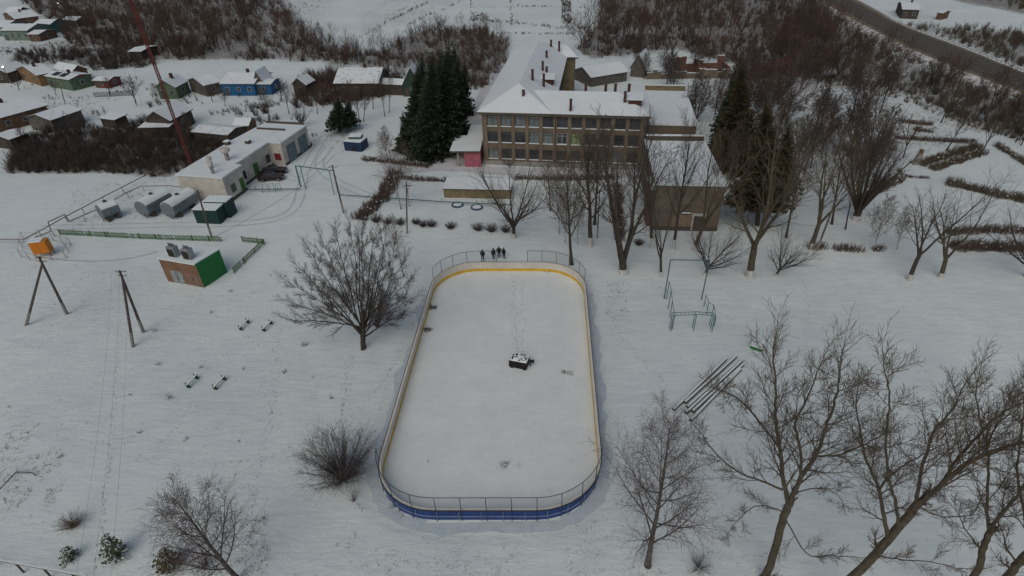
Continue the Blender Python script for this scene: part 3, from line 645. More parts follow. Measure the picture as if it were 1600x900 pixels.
HS = [
 ('house', 'long low brown house cut by the left frame edge with wide snowy gable roof', (-34,194), (72,165), (49,149), 3.0, 1.4, BRN, 'u', 4),
 ('barn', 'dark grey timber barn with sagging snowy roof beside the thicket', (79,188), (126,172), (108,162), 2.8, .9, GRB, 'u', 0),
 ('shed', 'small dark shed by the left frame edge below the dark barn', (15,218), (43,208), (29,199), 2.2, .6, DKB, 'u', 0),
 ('house', 'tan boarded house with two snow covered roof slopes at the lane', (27,108), (58,118), (78,112), 3.0, 1.5, TANW, 'v', 2),
 ('house', 'green fronted house with red brown side and dark bare patches on its roof', (71,119), (108,125), (139,116), 2.9, .6, GRNW, 'u', 3),
 ('house', 'small house with snowy roof behind the green fronted house', (84,107), (112,113), (127,106), 3.0, 1.3, BRN, 'u', 1),
 ('shed', 'low red shed at the right end of the village lane', (146,126), (168,127), (182,120), 1.9, .5, REDW, 'u', 1),
 ('house', 'dark gabled house at the left frame edge by the lit lamp', (-16,114), (10,114), (20,104), 2.8, 1.4, DKB, 'v', 1),
 ('shed', 'small lean-to with snowy roof at the top of the thicket', (156,185), (179,188), (187,180), 1.9, 0, DKB, 'u', 0),
 ('house', 'green house with gable end facing the thicket and long snowy roof', (244,136), (273,136), (315,126), 3.0, 1.6, GRNW, 'v', 2),
 ('house', 'grey plastered house between the green and the blue house', (319,134), (344,128), (332,117), 2.8, 1.2, GRB, 'u', 1),
 ('house', 'bright blue house with white framed windows and plain snowy roof', (345,131), (396,131), (396,114), 3.0, 1.4, BLUW, 'u', 3),
 ('shed', 'blue annex with low roof at the right end of the blue house', (397,132), (422,132), (420,123), 2.6, .4, BLUW, 'u', 1),
 ('shed', 'narrow hut with steep brown gable behind the blue annex', (397,126), (410,126), (412,118), 3.2, 2.2, BRN, 'v', 0),
 ('house', 'large dark house with broad snowy gable roof behind the red mast', (227,187), (265,188), (320,171), 3.2, 1.8, DKB, 'v', 1),
 ('shed', 'low verandah roof in front of the large dark gabled house', (219,200), (263,199), (262,190), 2.2, 0, DKB, 'u', 0),
 ('shed', 'dark shed with patchy thin snow roof beside the garage building', (301,206), (355,211), (356,196), 2.4, .5, DKB, 'u', 0),
 ('shed', 'small orange brown gabled shed behind the garage roof', (366,196), (387,196), (393,187), 2.4, .9, BRN, 'u', 1),
 ('house', 'small dark gabled house in bushes right of the blue annex', (457,131), (477,132), (488,125), 3.0, 1.4, DKB, 'v', 1),
 ('house', 'long dark house with hipped thin snow roof behind bare trees', (523,130), (590,130), (592,112), 3.2, 2.3, DKB, 'u', 3),
 ('shed', 'low snow covered outbuilding joining the steep gable', (590,131), (630,133), (632,124), 2.6, .6, DKB, 'u', 0),
 ('house', 'house with steep snow edged dark green gable beside the spruces', (629,132), (658,131), (663,121), 3.0, 3.8, wm('dark_green_wall', (.04, .065, .05)), 'v', 1),
 ('house', 'brown house with broad hipped snowy roof at the upper left', (5,23), (24,30), (55,24), 3.2, 1.6, BRN, 'v', 2),
 ('house', 'long pale green building with snowy roof at the upper left frame edge', (1,48), (42,48), (44,39), 3.4, 1.3, PGRN, 'u', 4),
 ('house', 'teal building with pale snowy roof in the upper left village', (51,39), (77,39), (88,32), 3.2, 1.2, TEALW, 'u', 2),
 ('shed', 'little brown shed below the teal building', (43,54), (60,54), (62,47), 2.4, .7, BRN, 'u', 1),
 ('shed', 'isolated long shed with snowy roof right of the teal building', (97,32), (119,32), (122,27), 2.4, .8, GRB, 'u', 0),
 ('house', 'snowy roofed house behind the broad hipped roof at upper left', (8,19), (28,19), (50,15), 3.2, 1.4, DKB, 'u', 0),
 ('house', 'pale green house partly outside the left frame edge, snowy roof', (-22,43), (6,43), (10,34), 3.2, 1.4, PGRN, 'u', 1),
 ('shed', 'lone dark shed with a snowy roof before the dark wood', (201,81), (220,81), (221,72), 2.4, .4, DKB, 'u', 0),
 ('house', 'dark house with white roof beyond the road at upper right', (1411,15), (1437,16), (1437,5), 3.0, 1.3, DKB, 'u', 2),
 ('shed', 'small rusty brown hut in the snow right of the house beyond the road', (1465,20), (1473,21), (1474,17), 2.2, .5, BRN, 'u', 0),
 ('house', 'low grey building with snowy gable roof behind the school courtyard', (924,121), (980,112), (974,98), 2.4, 1.6, GRB, 'u', 0),
]
for (nm, lb, fl, fr_, br, ez, rise, wl, rd, nw) in HS:
    thin = 'thin snow' in lb
    r, f, w, d = house(nm, lb, nm, fl, fr_, br, ez, rise, wl, rd, roofm=THINSNOW if thin else None, nwin=nw, chim=(nm == 'house' and nw > 1), gable=(BRN if 'orange' in lb else RBR if 'red brown side' in lb else None))
    if 'bare patches' in lb:
        for k in range(2):
            p0 = w*.16+k*w*.32; m = MB(); z = ez+.32; s_ = rise/(d/2)
            m.hexa([f(p0, d*.1, z-.04+s_*d*.1-.08), f(p0+w*.22, d*.1, z-.04+s_*d*.1-.08), f(p0+w*.22, d*.42, z-.04+s_*d*.42-.08), f(p0, d*.42, z-.04+s_*d*.42-.08), f(p0, d*.1, z+s_*d*.1-.05), f(p0+w*.22, d*.1, z+s_*d*.1-.05), f(p0+w*.22, d*.42, z+s_*d*.42-.05), f(p0, d*.42, z+s_*d*.42-.05)]); m.build('roof_patch', DARKROOM, r)
# brick ruin behind the courtyard
random.seed(9)
def ruin():
    a = at(1010, 124); b_ = at(1140, 122); f = Fr(a, b_-a); w = (b_-a).length
    r = thing('brick_ruin', 'ruined red brick building with broken walls and snow inside, behind the school', 'ruin', f(0, 0, 0))
    for (d0, mt, hh, a0) in ((0, BOILB, 2.2, 0), (6.5, REDB, 3.8, w*.35)):
        m = MB(); x = a0; 
        while x < w:
            s_ = random.uniform(1.0, 2.2); h = hh*random.uniform(.55, 1.15); m.box(f, x, min(w, x+s_), d0, d0+.4, 0, h); m.box(f, x, min(w, x+s_), d0-.02, d0+.42, h+.002, h+.12, 1); x += s_+.003
        m.build('broken_wall', [mt, SNOW], r)
    for x in (w*.35, w*.62, w*.98):
        m = MB(); m.box(f, x, x+.4, .42, 6.49, 0, random.uniform(2.5, 4.2)); m.build('broken_wall', REDB, r)
    m = MB(); m.add([f(0, .6, 2.0), f(w*.34, .6, 2.2), f(w*.33, 6, 3.4), f(0, 6, 2.8), f(w*.16, 3, 3.6)], [(0, 1, 4), (1, 2, 4), (2, 3, 4), (3, 0, 4)]); m.build('collapsed_roof', THINSNOW, r)
    return r
ruin()
r, f, w, d = house('gabled_porch', 'white peaked gable roof fragment left of the brick ruin', 'roof', (986,104), (1008,106), (1012,96), 2.6, 3.2, GRB, 'v', nwin=0, roofm=THINSNOW)
r, f, w, d = house('red_shed', 'long red roofed shed behind the park trees', 'shed', (1198,110), (1244,98), (1240,88), 2.2, .7, REDW, 'u', nwin=0, roofm=mat('red_roof', (.14, .05, .05), .8, .3))
# low covered stand in front of the school
r, f, w, d = house('low_pavilion', 'long low olive pavilion with flat white roof in front of the school hedge', 'pavilion', (693,296), (797,298), (797,283), 1.5, 0, OLIVEW, 'u', nwin=0, oh=.12)
# green lockers, blue containers, hatch
def container(label, top3, z, mt, rm=SNOW, nm='storage_container', cat='container', bits=True):
    a, b_, c = [at(*t, z) for t in top3]; f = Fr(a, b_-a); w = (b_-a).length; d = abs((c-b_).dot(f.v)); r = thing(nm, label, cat, f(0, 0, 0))
    m = MB(); m.box(f, 0, w, 0, d, 0, z); m.build('body', mt, r)
    m = MB(); n = int(w/.5)
    for i in range(1, n): m.box(f, w*i/n-.03, w*i/n+.03, -.03, -.002, .1, z-.1)
    m.build('ribs', mt, r); m = MB(); m.box(f, -.04, w+.04, -.04, d+.04, z+.003, z+.12); m.build('roof_snow', rm, r)
    m = MB(); m.box(Fr(f(w, 0, 0), f.v, -f.u), .3, 1.3, -.04, -.002, .1, z-.15); m.build('door', mt, r); return r
container('dark green metal container nearest the concrete pole, snow on top', [(300,328),(337,329),(353,317)], 2.4, DKGREEN)
container('second dark green container behind the first, near the garage', [(317,315),(353,316),(364,307)], 2.75, DKGREEN)
container('blue metal container with snow top by the spruces', [(536,221),(563,223),(566,214)], 1.9, mat('dark_blue_paint', (.018, .045, .11), .6, .3))
container('grey green metal box behind the blue container', [(544,214),(563,214),(564,209)], 2.5, mat('grey_green_paint', (.07, .12, .12), .7, .3))
container('low green framed hatch box with snow lid right of the rink', [(1173,540),(1191,546),(1192,534)], .45, GREENP, nm='hatch_box', cat='box')
# ------------------------------------------------------------------ transformer substation
def substation():
    H = 3.3; bfr = at(313, 449.6); H = up(bfr, 304.6, 413.7); print('substation h', H)
    a, b_, c = at(247, 404, H), at(304.6, 413.7, H), at(342.4, 391, H); f = Fr(a, b_-a); w = (b_-a).length; f2 = Fr(b_, c-b_); d = (c-b_).length
    f.v = f2.u; r = thing('transformer_substation', 'tan brick transformer hut with bright green side and two transformers on top', 'substation', f(0, 0, 0))
    m = MB(); m.box(f, 0, w, 0, d, 0, H); m.build('wall', TANB, r)
    e = f.u; g = Fr(f(w, 0, 0), f.v, f.u); m = MB(); m.box(g, .0, d, .003, .06, 0, H+.05); m.build('green_side', GREENP, r)
    m = MB(); m.box(f, -.15, w-.0, -.15, d+.1, H+.003, H+.16); m.build('roof', SNOW, r)
    for x0, x1, mt in ((w*.2, w*.52, mat('worn_blue_door', (.28, .31, .33), .8, .45, 3)), (w*.62, w*.92, mat('worn_red_door', (.26, .17, .14), .8, .5, 3))):
        m = MB(); m.box(f, x0, x1, -.06, -.003, .1, 2.0); dd = m.build('door', mt, r); m = MB(); m.box(f, (x0+x1)/2-.03, (x0+x1)/2+.03, -.09, -.062, .15, 1.95); m.box(f, (x0+x1)/2+.1, (x0+x1)/2+.16, -.12, -.062, 1.0, 1.2); m.build('handle', FRAMED, dd)
    for k, x in enumerate((w*.22, w*.62)):
        g = Fr(f(x, .55+.0*k, 0), f.u); m = MB(); m.box(g, 0, 1.15, 0, .8, H+.165, H+1.65); t = m.build('transformer', STEEL, r)
        m = MB()
        for q in range(6): m.box(g, .1+q*.17, .14+q*.17, -.1, -.003, H+.3, H+1.4)
        m.build('cooling_fins', FRAMED, t)
        for q in range(3): m = MB(); p = g(.25+q*.32, .4, 0); m.tube([Vector((p.x, p.y, H+1.652)), Vector((p.x, p.y, H+2.0))], [.07, .05], 6); m.tube([Vector((p.x, p.y, H+2.001)), Vector((p.x, p.y, H+2.1))], [.11, .06], 6); m.build('insulator', FRAMED, t)
    m = MB(); p0 = f(w*.1, 1.0, H+.9); m.tube([p0, f(w*.7, 1.5, H+.9)], .03, 5); m.tube([f(w*.55, 1.6, H+.17), f(w*.55, 1.6, H+1.0)], .04, 5); m.build('bus_bar', FRAMED, r)
    return f(0, .4, H+.9)
sub_pt = substation()
# ------------------------------------------------------------------ poles, mast, wires
def pole(label, base, top, r=.14, arms=1, lamp=False, group=None, mt=None, ht=None, nm='utility_pole'):
    b = at(*base); h = ht or up(b, *top); tp = Vector((atY(*top, b.y).x, b.y, h)) if not ht else b+Vector((0, 0, h))
    t = thing(nm, label, 'street lamp' if lamp else 'utility pole', b, group); m = MB(); k = b.lerp(tp, .25)
    m.tube([b-Vector((0, 0, .2)), k], [r*1.15, r*1.1], 7, 1); m.tube([k, tp], [r, r*.75], 7, 0); m.build('pole_shaft', [mt or POLEM, POLEC], t)
    for i in range(arms):
        z = tp-Vector((0, 0, .35+.7*i)); m = MB(); m.tube([z-Vector((.7, -.1, 0)), z+Vector((.7, .1, 0))], .045, 4); a = m.build('crossarm', FRAMED, t)
        for s_ in (-.6, 0, .6): m = MB(); q = z+Vector((s_, 0, .05)); m.tube([q, q+Vector((0, 0, .12)), q+Vector((0, 0, .2))], [.03, .055, .03], 5); m.build('insulator', GREYW, a)
    if lamp:
        m = MB(); m.tube([tp, tp+Vector((.5, -.6, .15))], .035, 5); a = m.build('bracket', FRAMED, t); m = MB(); q = tp+Vector((.6, -.72, .1)); m.tube([q+Vector((-.2, .2, 0)), q, q+Vector((.12, -.15, -.04))], [.08, .14, .06], 8); m.build('lamp_head', LAMPON, t)
    return tp
def aframe(label, b1, b2, jn, top):
    B1 = at(*b1); B2 = at(*b2); j = atY(*jn, (B1.y+B2.y)/2); h = j.z
    d = (j-B2).normalized(); tp = j+d*1.0
    t = thing('utility_pole', label, 'utility pole', B2)
    for a, e, nm in ((B2, tp, 'pole_shaft'), (B1, j, 'strut')):
        m = MB(); k = a.lerp(e, .22); m.tube([a-(e-a).normalized()*.2, k], [.19, .17], 8, 1); m.tube([k, e], [.155, .12], 8, 0); m.build(nm, [POLEM, POLEC], t)
    for i, L_ in enumerate((.5, .38)):
        z = tp-d*(.25+.6*i); m = MB(); m.tube([z-Vector((L_, -.2, 0)), z+Vector((L_, .2, 0))], .05, 4); a = m.build('crossarm', FRAMED, t)
        for s_ in (-1, 1): m = MB(); q = z+Vector((s_*L_*.9, 0, .05)); m.tube([q, q+Vector((0, 0, .16)), q+Vector((0, 0, .26))], [.04, .08, .04], 6); m.build('insulator', GREYW, a)
    return tp
tp1 = aframe('wooden A-frame power pole in front of the orange gas cabinet', (41,508), (105,491), (66,412), (62,400))
tp2 = aframe('narrow A-frame power pole with insulators left of the brick substation', (208,542), (224,519), (191,434), (184,414))
tp3 = pole('leaning view of pole with concrete foot at the end of the green picket fence', (331,372), (308,297))
tp4 = pole('bare pole with concrete foot standing in the open yard near the pipe arch', (537,333), (519,258), arms=1)
tp5 = pole('dark pole among the low bushes left of the pavilion', (636,365), (635,287), r=.12)
tp6 = pole('thin dark pole between the trees in front of the school', (933,373), (937,298), r=.10, arms=0)
tp7 = pole('slim pole standing in the hedge to the right of the boiler house', (1276,392), (1307,310), r=.13, arms=0)
tp8 = pole('pole by the village lane above the dark barn', (102,163), (94,134), r=.1)
tp9 = pole('village lane pole with a lit lamp at the left frame edge', (18,131), (4,104), r=.1, arms=0, lamp=True, nm='street_lamp')
tp10 = pole('distant pole with a small lit lamp at the wood edge, upper left', (91,16), (90,5), r=.08, arms=0, lamp=True, nm='street_lamp')
def wire(label, pts, sag=.8, r=.018, group='overhead wires'):
    t = MB()
    for a, b_ in zip(pts[:-1], pts[1:]):
        n = 14; t.tube([a.lerp(b_, k/n)-Vector((0, 0, sag*4*(k/n)*(1-k/n))) for k in range(n+1)], r, 4, cap=False)
    o = t.build('overhead_wire', WIREM, loc=(pts[0].x, pts[0].y, 0)); return tag(o, label, 'wire', group)
wire('sagging cable from the A-frame pole by the orange cabinet to the substation', [tp1, sub_pt], 1.0, .03)
wire('cable from the picket fence pole up to the pole near the pipe arch', [at(333,372,.6), tp4], .4, .022)
nxt = at(105, 1180, 8.5)
for k, s_ in enumerate((-.8, 0, .8)): wire(('left', 'middle', 'right')[k]+' one of three faint wires running from the insulated A-frame pole towards the viewer', [tp2+Vector((s_, 0, 0)), nxt+Vector((s_*1.4, 0, 0))], 1.2, .006)
wire('wire running from the yard pole to the lane trees behind the hedge', [tp4, at(660,248,6)], .5, .010)
MASTR = mat('mast_red', (.14, .036, .032), .7, .3, 1)
def mast():
    b = at(303, 268); t = thing('radio_mast', 'tall slim red lattice mast rising out of the top of the picture', 'mast', b); H = 62; w = .27
    cs = [Vector((math.cos(a)*w, math.sin(a)*w, 0)) for a in (R(90), R(210), R(330))]
    for c in cs: m = MB(); m.tube([b+c, b+c+Vector((0, 0, H))], .08, 6); m.build('leg', MASTR, t)
    m = MB(); z = 0; k = 0
    while z < H-.6:
        for i in range(3): m.tube([b+cs[i]+Vector((0, 0, z)), b+cs[(i+1) % 3]+Vector((0, 0, z+.6))], .05, 4, cap=False); m.tube([b+cs[i]+Vector((0, 0, z)), b+cs[(i+1) % 3]+Vector((0, 0, z))], .05, 4, cap=False)
        z += .6
    m.build('lattice', MASTR, t)
    for px, py, z in ((60,262,40), (470,260,40), (230,205,38)):
        g = at(px, py); m = MB(); m.tube([b+Vector((0, 0, z)), g], .012, 3); m.build('guy_wire', WIREM, t)
mast()
# ------------------------------------------------------------------ gas pipes, tanks, cabinet
def pipe(mb, pts, r=.09): mb.tube([Vector(p) for p in pts], r, 7)
def gas1():
    t = thing('gas_pipeline', 'pair of raised grey gas pipes zigzagging past the tanks to the garage', 'pipe', at(77,360))
    z = 1.0; m = MB()
    def run(ps): 
        for i in range(len(ps)-1): m.tube([ps[i], ps[i+1]], .075, 6)
    run([at(-30,374,.7), at(37,374,.7), at(78,352,z), at(101,339,z), at(160,308,z), at(225,275,z), at(262,254,z)])
    run([at(45,375,.7), at(80,361,z), at(75,347,z+1.3), at(101,335,z+1.3), at(108,346,z), at(150,328,z), at(198,301,z), at(220,291,z), at(262,290,z+.4), at(345,300,z+.4)])
    m.build('pipe', mat('grey_brown_pipe', (.20, .16, .14), .7, .3, 2), t)
    for px, py in ((60,361),(101,338),(128,326),(160,308),(190,293),(130,338),(172,316),(198,301),(222,290),(345,300),(81,361)):
        p = at(px, py, z); m = MB(); m.tube([Vector((p.x, p.y, -.1)), Vector((p.x, p.y, z-.01))], .045, 5); m.build('support', RUST, t)
gas1()
def gas2():
    t = thing('gas_pipe_arch', 'low teal gas pipe that rises into a high arch over the yard entrance', 'pipe', at(471,296))
    a = at(471, 296); b_ = at(529, 304); H = up(a, 466, 259); print('arch h', H)
    m = MB(); z = .45
    m.tube([at(388,296,z), at(470,295,z)], .09, 7); m.tube([a+Vector((0, 0, z)), a+Vector((0, 0, H))], .13, 7); m.tube([a+Vector((0, 0, H)), b_+Vector((0, 0, H))], .09, 7)
    m.tube([b_+Vector((0, 0, H)), b_+Vector((0, 0, z))], .12, 7); ps = [at(529,304,z), at(620,310,z), at(690,315,z), at(800,320,z)]
    for i in range(3): m.tube([ps[i], ps[i+1]], .08, 7)
    m.build('pipe', TEALP, t)
    for q in (a+Vector((.7, .2, 0)), b_+Vector((-.7, -.1, 0))): m = MB(); m.tube([q-Vector((0, 0, .1)), q+Vector((0, 0, H))], .07, 6); m.build('post', TEALP, t)
    for px, py in ((400,296),(435,296),(578,308),(620,310),(690,315),(745,318)): p = at(px, py, 0); m = MB(); m.tube([p-Vector((0, 0, .1)), p+Vector((0, 0, z+.15))], .05, 5); m.build('support', TEALP, t)
    m = MB(); s_ = [at(386+i*.7, 296-(i % 2)*0, 0) for i in range(0)]
gas2()
def swing_frame():
    p = at(424, 300); t = thing('pipe_rack', 'small arched tubular rack beside the teal pipe near the cars', 'rack', p); m = MB()
    for k in range(3):
        x = -1.1+k*1.1; m.tube([p+Vector((x-.3, -.4, 0)), p+Vector((x, 0, 1.5)), p+Vector((x+.5, .3, 1.5)), p+Vector((x+.6, .4, 0))], .04, 5)
    m.build('hoops', TEALP, t); m = MB(); m.tube([p+Vector((-1.5, -.4, .3)), p+Vector((1.6, -.2, .3))], .04, 5); m.build('rail', TEALP, t)
swing_frame()
def tank(label, near, far, rpx, skid=.35, L=None):
    zc = 1.55; a = at(*near, zc); b_ = at(*far, zc); dep = (a-CP).dot(CF); r = rpx*dep/FPX; zc = r+skid
    a = at(*near, zc); b_ = at(*far, zc); d = (b_-a).normalized(); t = thing('storage_tank', label, 'tank', Vector((a.x, a.y, 0)), 'steel storage tanks'); m = MB()
    n = 24; m.tube([a-d*.12, a-d*.06, a, b_, b_+d*.06, b_+d*.12], [r*.86, r*.96, r, r, r*.96, r*.86], n); m.build('shell', mat('tank_steel', (.22, .26, .29), .45, col2=(.15, .18, .20), scale=.8, metal=.3), t)
    m = MB(); side = Vector((-d.y, d.x, 0)); sn = 9; prof_ = [(math.sin(R(-60+120*k/(sn-1)))*(r+.06), math.cos(R(-60+120*k/(sn-1)))*(r+.06)) for k in range(sn)]; prof2 = [(x*.985, z-.075) for x, z in prof_]
    ring_ = prof_+prof2[::-1]; K = len(ring_); vs = [a+side*x+Vector((0, 0, z)) for x, z in ring_]+[b_+side*x+Vector((0, 0, z)) for x, z in ring_]
    m.add(vs, [(i, (i+1) % K, (i+1) % K+K, i+K) for i in range(K)]+[tuple(range(K))[::-1], tuple(range(K, 2*K))]); m.build('snow_cover', SNOW, t)
    for tt in (.2, .8):
        p = a.lerp(b_, tt); m = MB(); g = Fr(p, side); m.box(g, -r*.9, r*.9, -.2, .2, 0, skid+r*.25); m.build('saddle', FRAMED, t)
    m = MB(); p = a.lerp(b_, .5)+Vector((0, 0, r+.052)); m.tube([p, p+Vector((0, 0, .2))], .3, 10); m.build('hatch', FRAMED, t)
    m = MB(); q = a-d*.125; m.tube([q-side*r*.3-Vector((0, 0, r*.5)), q-side*r*.3-Vector((0, 0, zc-.15))], .05, 5); m.build('outlet_pipe', RUST, t)
tank('small snow topped steel tank on skids, left of the other two tanks', (156,331), (181,322), 12, .45)
tank('grey steel tank in the middle of the three, blunt end to the viewer', (221,326), (259,305), 13, .35)
tank('grey steel tank closest to the garage, snow along its top', (262,328), (299,305), 13, .35)
def cabinet():
    a = at(46, 402); z0 = .6; z1 = 2.5; p = at(53, 398, z0); q = at(79, 395, z0); f = Fr(p, q-p); w = (q-p).length
    t = thing('gas_cabinet', 'bright orange gas regulator cabinet with snow on top', 'cabinet', f(0, 0, 0)); m = MB(); m.box(f, 0, w, 0, 1.2, z0, z1); m.build('body', ORANGEP, t)
    m = MB(); m.box(f, -.08, w*.8, -.08, 1.28, z1+.003, z1+.14); m.build('snow_cap', SNOW, t); m = MB(); m.box(f, w*.05, w*.48, -.04, -.003, z0+.15, z1-.15); m.box(f, w*.52, w*.95, -.04, -.003, z0+.15, z1-.15); m.build('door', mat('orange_door', (.58, .19, .02), .6, .1), t)
    for x in (.15, w-.15):
        for y in (.1, 1.1): m = MB(); g = f(x, y, 0); m.tube([Vector((g.x, g.y, -.1)), Vector((g.x, g.y, z0-.004))], .05, 5); m.build('leg', RUST, t)
    t = thing('fence', 'thin rusty wire fence round the orange gas cabinet', 'fence', at(45,385)); P = [at(38,374), at(85,377), at(112,384), at(104,404), at(60,410), at(34,402), at(38,374)]
    for i in range(len(P)-1):
        n = 2
        for k in range(n): p = P[i].lerp(P[i+1], k/n); m = MB(); m.tube([p-Vector((0, 0, .1)), p+Vector((0, 0, 1.3))], .028, 4); m.build('post', RUST, t)
    m = MB()
    for i in range(len(P)-1):
        for z in (.2, 1.25): m.tube([P[i]+Vector((0, 0, z)), P[i+1]+Vector((0, 0, z))], .014, 4)
    m.build('rail', RUST, t)
cabinet()
# picket fences
def picket(label, pts, h=.95):
    P = [at(*p) for p in pts]; t = thing('picket_fence', label, 'fence', P[0], 'green picket fences'); pk = MB(); rl_ = MB()
    for i in range(len(P)-1):
        L_ = (P[i+1]-P[i]).length; n = int(L_/.24); f = Fr(P[i], P[i+1]-P[i])
        for k in range(n):
            if random.random() < .05: continue
            x = L_*k/n; hh = h*random.uniform(.92, 1.05); pk.box(f, x, x+.11, -.012, .012, .06, hh)
        for z in (.28, .72): rl_.box(f, 0, L_, .014, .06, z, z+.07)
        for k in range(int(L_/2.6)+1):
            p = f(k*2.6, .1, 0); m = MB(); m.tube([Vector((p.x, p.y, -.1)), Vector((p.x, p.y, h+.02))], .06, 5); m.build('post', FENCEG, t)
    o = pk.build('pickets', FENCEG, t); rl_.build('rail', FENCEG, t)
picket('long green picket fence running from the gas pipes to the concrete footed pole', [(94,367),(170,371),(250,375),(348,378)])
picket('angled green picket fence right of the brick substation', [(379,378),(413,382),(365,428)])
picket_old = thing('wooden_fence', 'dark weathered board fence by the village trees', 'fence', at(148,152))
m = MB(); f = Fr(at(148,152), at(192,150)-at(148,152))
for k in range(24): m.box(f, k*.42, k*.42+.2, 0, .03, 0, 1.3)
m.build('boards', DKB, picket_old)
# low fence at the bottom left and blue frame
t = thing('rail_fence', 'snow covered beam fence crossing the bottom left corner', 'fence', at(60,888)); A_ = at(-40,868,1.3); B_ = at(135,900,1.3); f = Fr(A_, B_-A_); L_ = (B_-A_).length
m = MB(); m.box(f, 0, L_, -.06, .06, 1.22, 1.3); m.build('rail', BRN, t); m = MB(); m.box(f, 0, L_, -.05, .05, 1.302, 1.35); m.build('rail_snow', SNOW, t)
for k in range(4): m = MB(); p = f(L_*(.12+.25*k), 0, 0); m.tube([Vector((p.x, p.y, -.1)), Vector((p.x, p.y, 1.215))], .07, 6); m.build('post', POLEM, t)
t = thing('metal_frame', 'thin blue metal frame lying in rough grass at the left frame edge', 'frame', at(25,740)); ps = [at(-20,785,.3), at(26,737,.3), at(52,739,.3)]
m = MB(); m.tube(ps, .045, 5); m.build('tube', RAILD, t)
for p in ps: m = MB(); m.tube([Vector((p.x, p.y, -.1)), p-Vector((0, 0, .05))], .04, 5); m.build('leg', RAILD, t)

# ------------------------------------------------------------------ park furniture
def bench(label, a, b_):
    A, B = at(*a), at(*b_); d = (B-A).normalized(); f = Fr(A, d); L_ = (B-A).length; t = thing('bench', label, 'bench', A, 'narrow green benches'); z = .45
    m = MB(); m.box(f, -.2, L_+.2, -.12, .12, z, z+.05); m.build('seat', mat('old_green_board', (.06, .12, .06), .8, .4, 3), t); m = MB(); m.box(f, -.15, L_+.15, -.1, .1, z+.052, z+.08); m.build('seat_snow', SNOW, t)
    for x in (.0, L_): m = MB(); m.box(f, x-.045, x+.045, -.2, .2, 0, z-.003); m.box(f, x-.045, x+.045, .14, .2, z, z+.25); m.build('leg', mat('bench_green', (.012, .07, .025), .8, .3), t)
bench('narrow green bench, upper left of the pair left of the big tree', (377,516), (388,505))
bench('narrow green bench nearest the big bare tree', (413,518), (424,507))
bench('lower green bench of the left pair, farther from the tree', (295,606), (308,592))
bench('lower green bench on the right, beside the other low bench', (337,609), (351,594))
def sports():
    G = TEALP
    b1 = at(1037.7, 467); b2 = at(1096, 468); h = up(b1, 1048, 406); print('goal h', h)
    t = thing('goal_frame', 'tall teal tubular goal frame behind the rungs on the snow', 'sports frame', b1)
    for b in (b1, b2): m = MB(); m.tube([b-Vector((0, 0, .1)), b+Vector((0, 0, h))], .07, 7); m.build('post', G, t)
    m = MB(); m.tube([b1+Vector((0, 0, h)), b2+Vector((0, 0, h))], .06, 7); m.build('crossbar', G, t)
    def Z(bp, tp_): return up(at(*bp), *tp_)
    t = thing('stepped_bars', 'stepped teal exercise bars on the left of the horizontal ladder', 'sports frame', at(1041,483)); tops = []
    for bp, tq in (((1037.9,468), (1042.5,440)), ((1040.6,483), (1045,454)), ((1043,496.5), (1047.5,471)), ((1047,514), (1050,492))):
        b = at(*bp); z = up(b, *tq); e = b+Vector((.25, 0, z)); tops.append(e); m = MB(); m.tube([b+Vector((.25, 0, -.1)), e], .045, 6); m.build('post', G, t)
    m = MB(); m.tube(tops, .035, 6); m.build('bar', G, t)
    t = thing('horizontal_ladder', 'teal horizontal ladder bent in the middle over the snow', 'sports frame', at(1082,515))
    pts = [((1047,515.5), (1051,491)), ((1082.5,515), (1088,484)), ((1111,516), (1113,499))]; tp_ = []
    for bp, tq in pts:
        b = at(*bp); z = max(1.7, up(b, *tq)); z = 2.3
        for s_ in (-.25, .25): m = MB(); q = b+Vector((0, s_, 0)); m.tube([q-Vector((0, 0, .1)), q+Vector((0, 0, z))], .045, 6); m.build('post', G, t)
        tp_.append(b+Vector((0, 0, z)))
    tp_[1] += Vector((.1, .0, .1)); m = MB()
    for s_ in (-.25, .25):
        for i in range(2): m.tube([tp_[i]+Vector((0, s_, 0)), tp_[i+1]+Vector((0, s_, 0))], .035, 6)
    m.build('side_rail', G, t)
    for i in range(2):
        for k in range(1, 6): q = tp_[i].lerp(tp_[i+1], k/6); m = MB(); m.tube([q-Vector((0, .25, 0)), q+Vector((0, .25, 0))], .022, 5); m.build('rung', G, t)
    t = thing('climbing_rail', 'teal climbing bars with a sloping top rail right of the ladder', 'sports frame', at(1105,495)); tops = []
    for bp, tq in (((1099.5,479.5), (1104.8,461)), ((1103.5,492), (1108.8,472.5)), ((1108.5,508), (1112,477)), ((1115.5,510), (1117.5,496.5))):
        b = at(*bp); e = b+Vector((0, 0, max(1.2, up(b, *tq)))); tops.append(e); m = MB(); m.tube([b-Vector((0, 0, .1)), e], .04, 6); m.build('post', G, t)
    m = MB(); m.tube(tops, .035, 6); m.tube([p*1-Vector((0, 0, p.z*.45)) for p in tops], .025, 5); m.build('rail', G, t)
sports()
labs = ['outer left of the six snow topped pipes lying in a row', 'second pipe from the left in the row on the snow', 'third pipe from the left in the row on the snow', 'fourth pipe from the left in the row on the snow', 'fifth pipe from the left, touching the outer right one', 'outer right of the six snow topped pipes, nearest the birch']
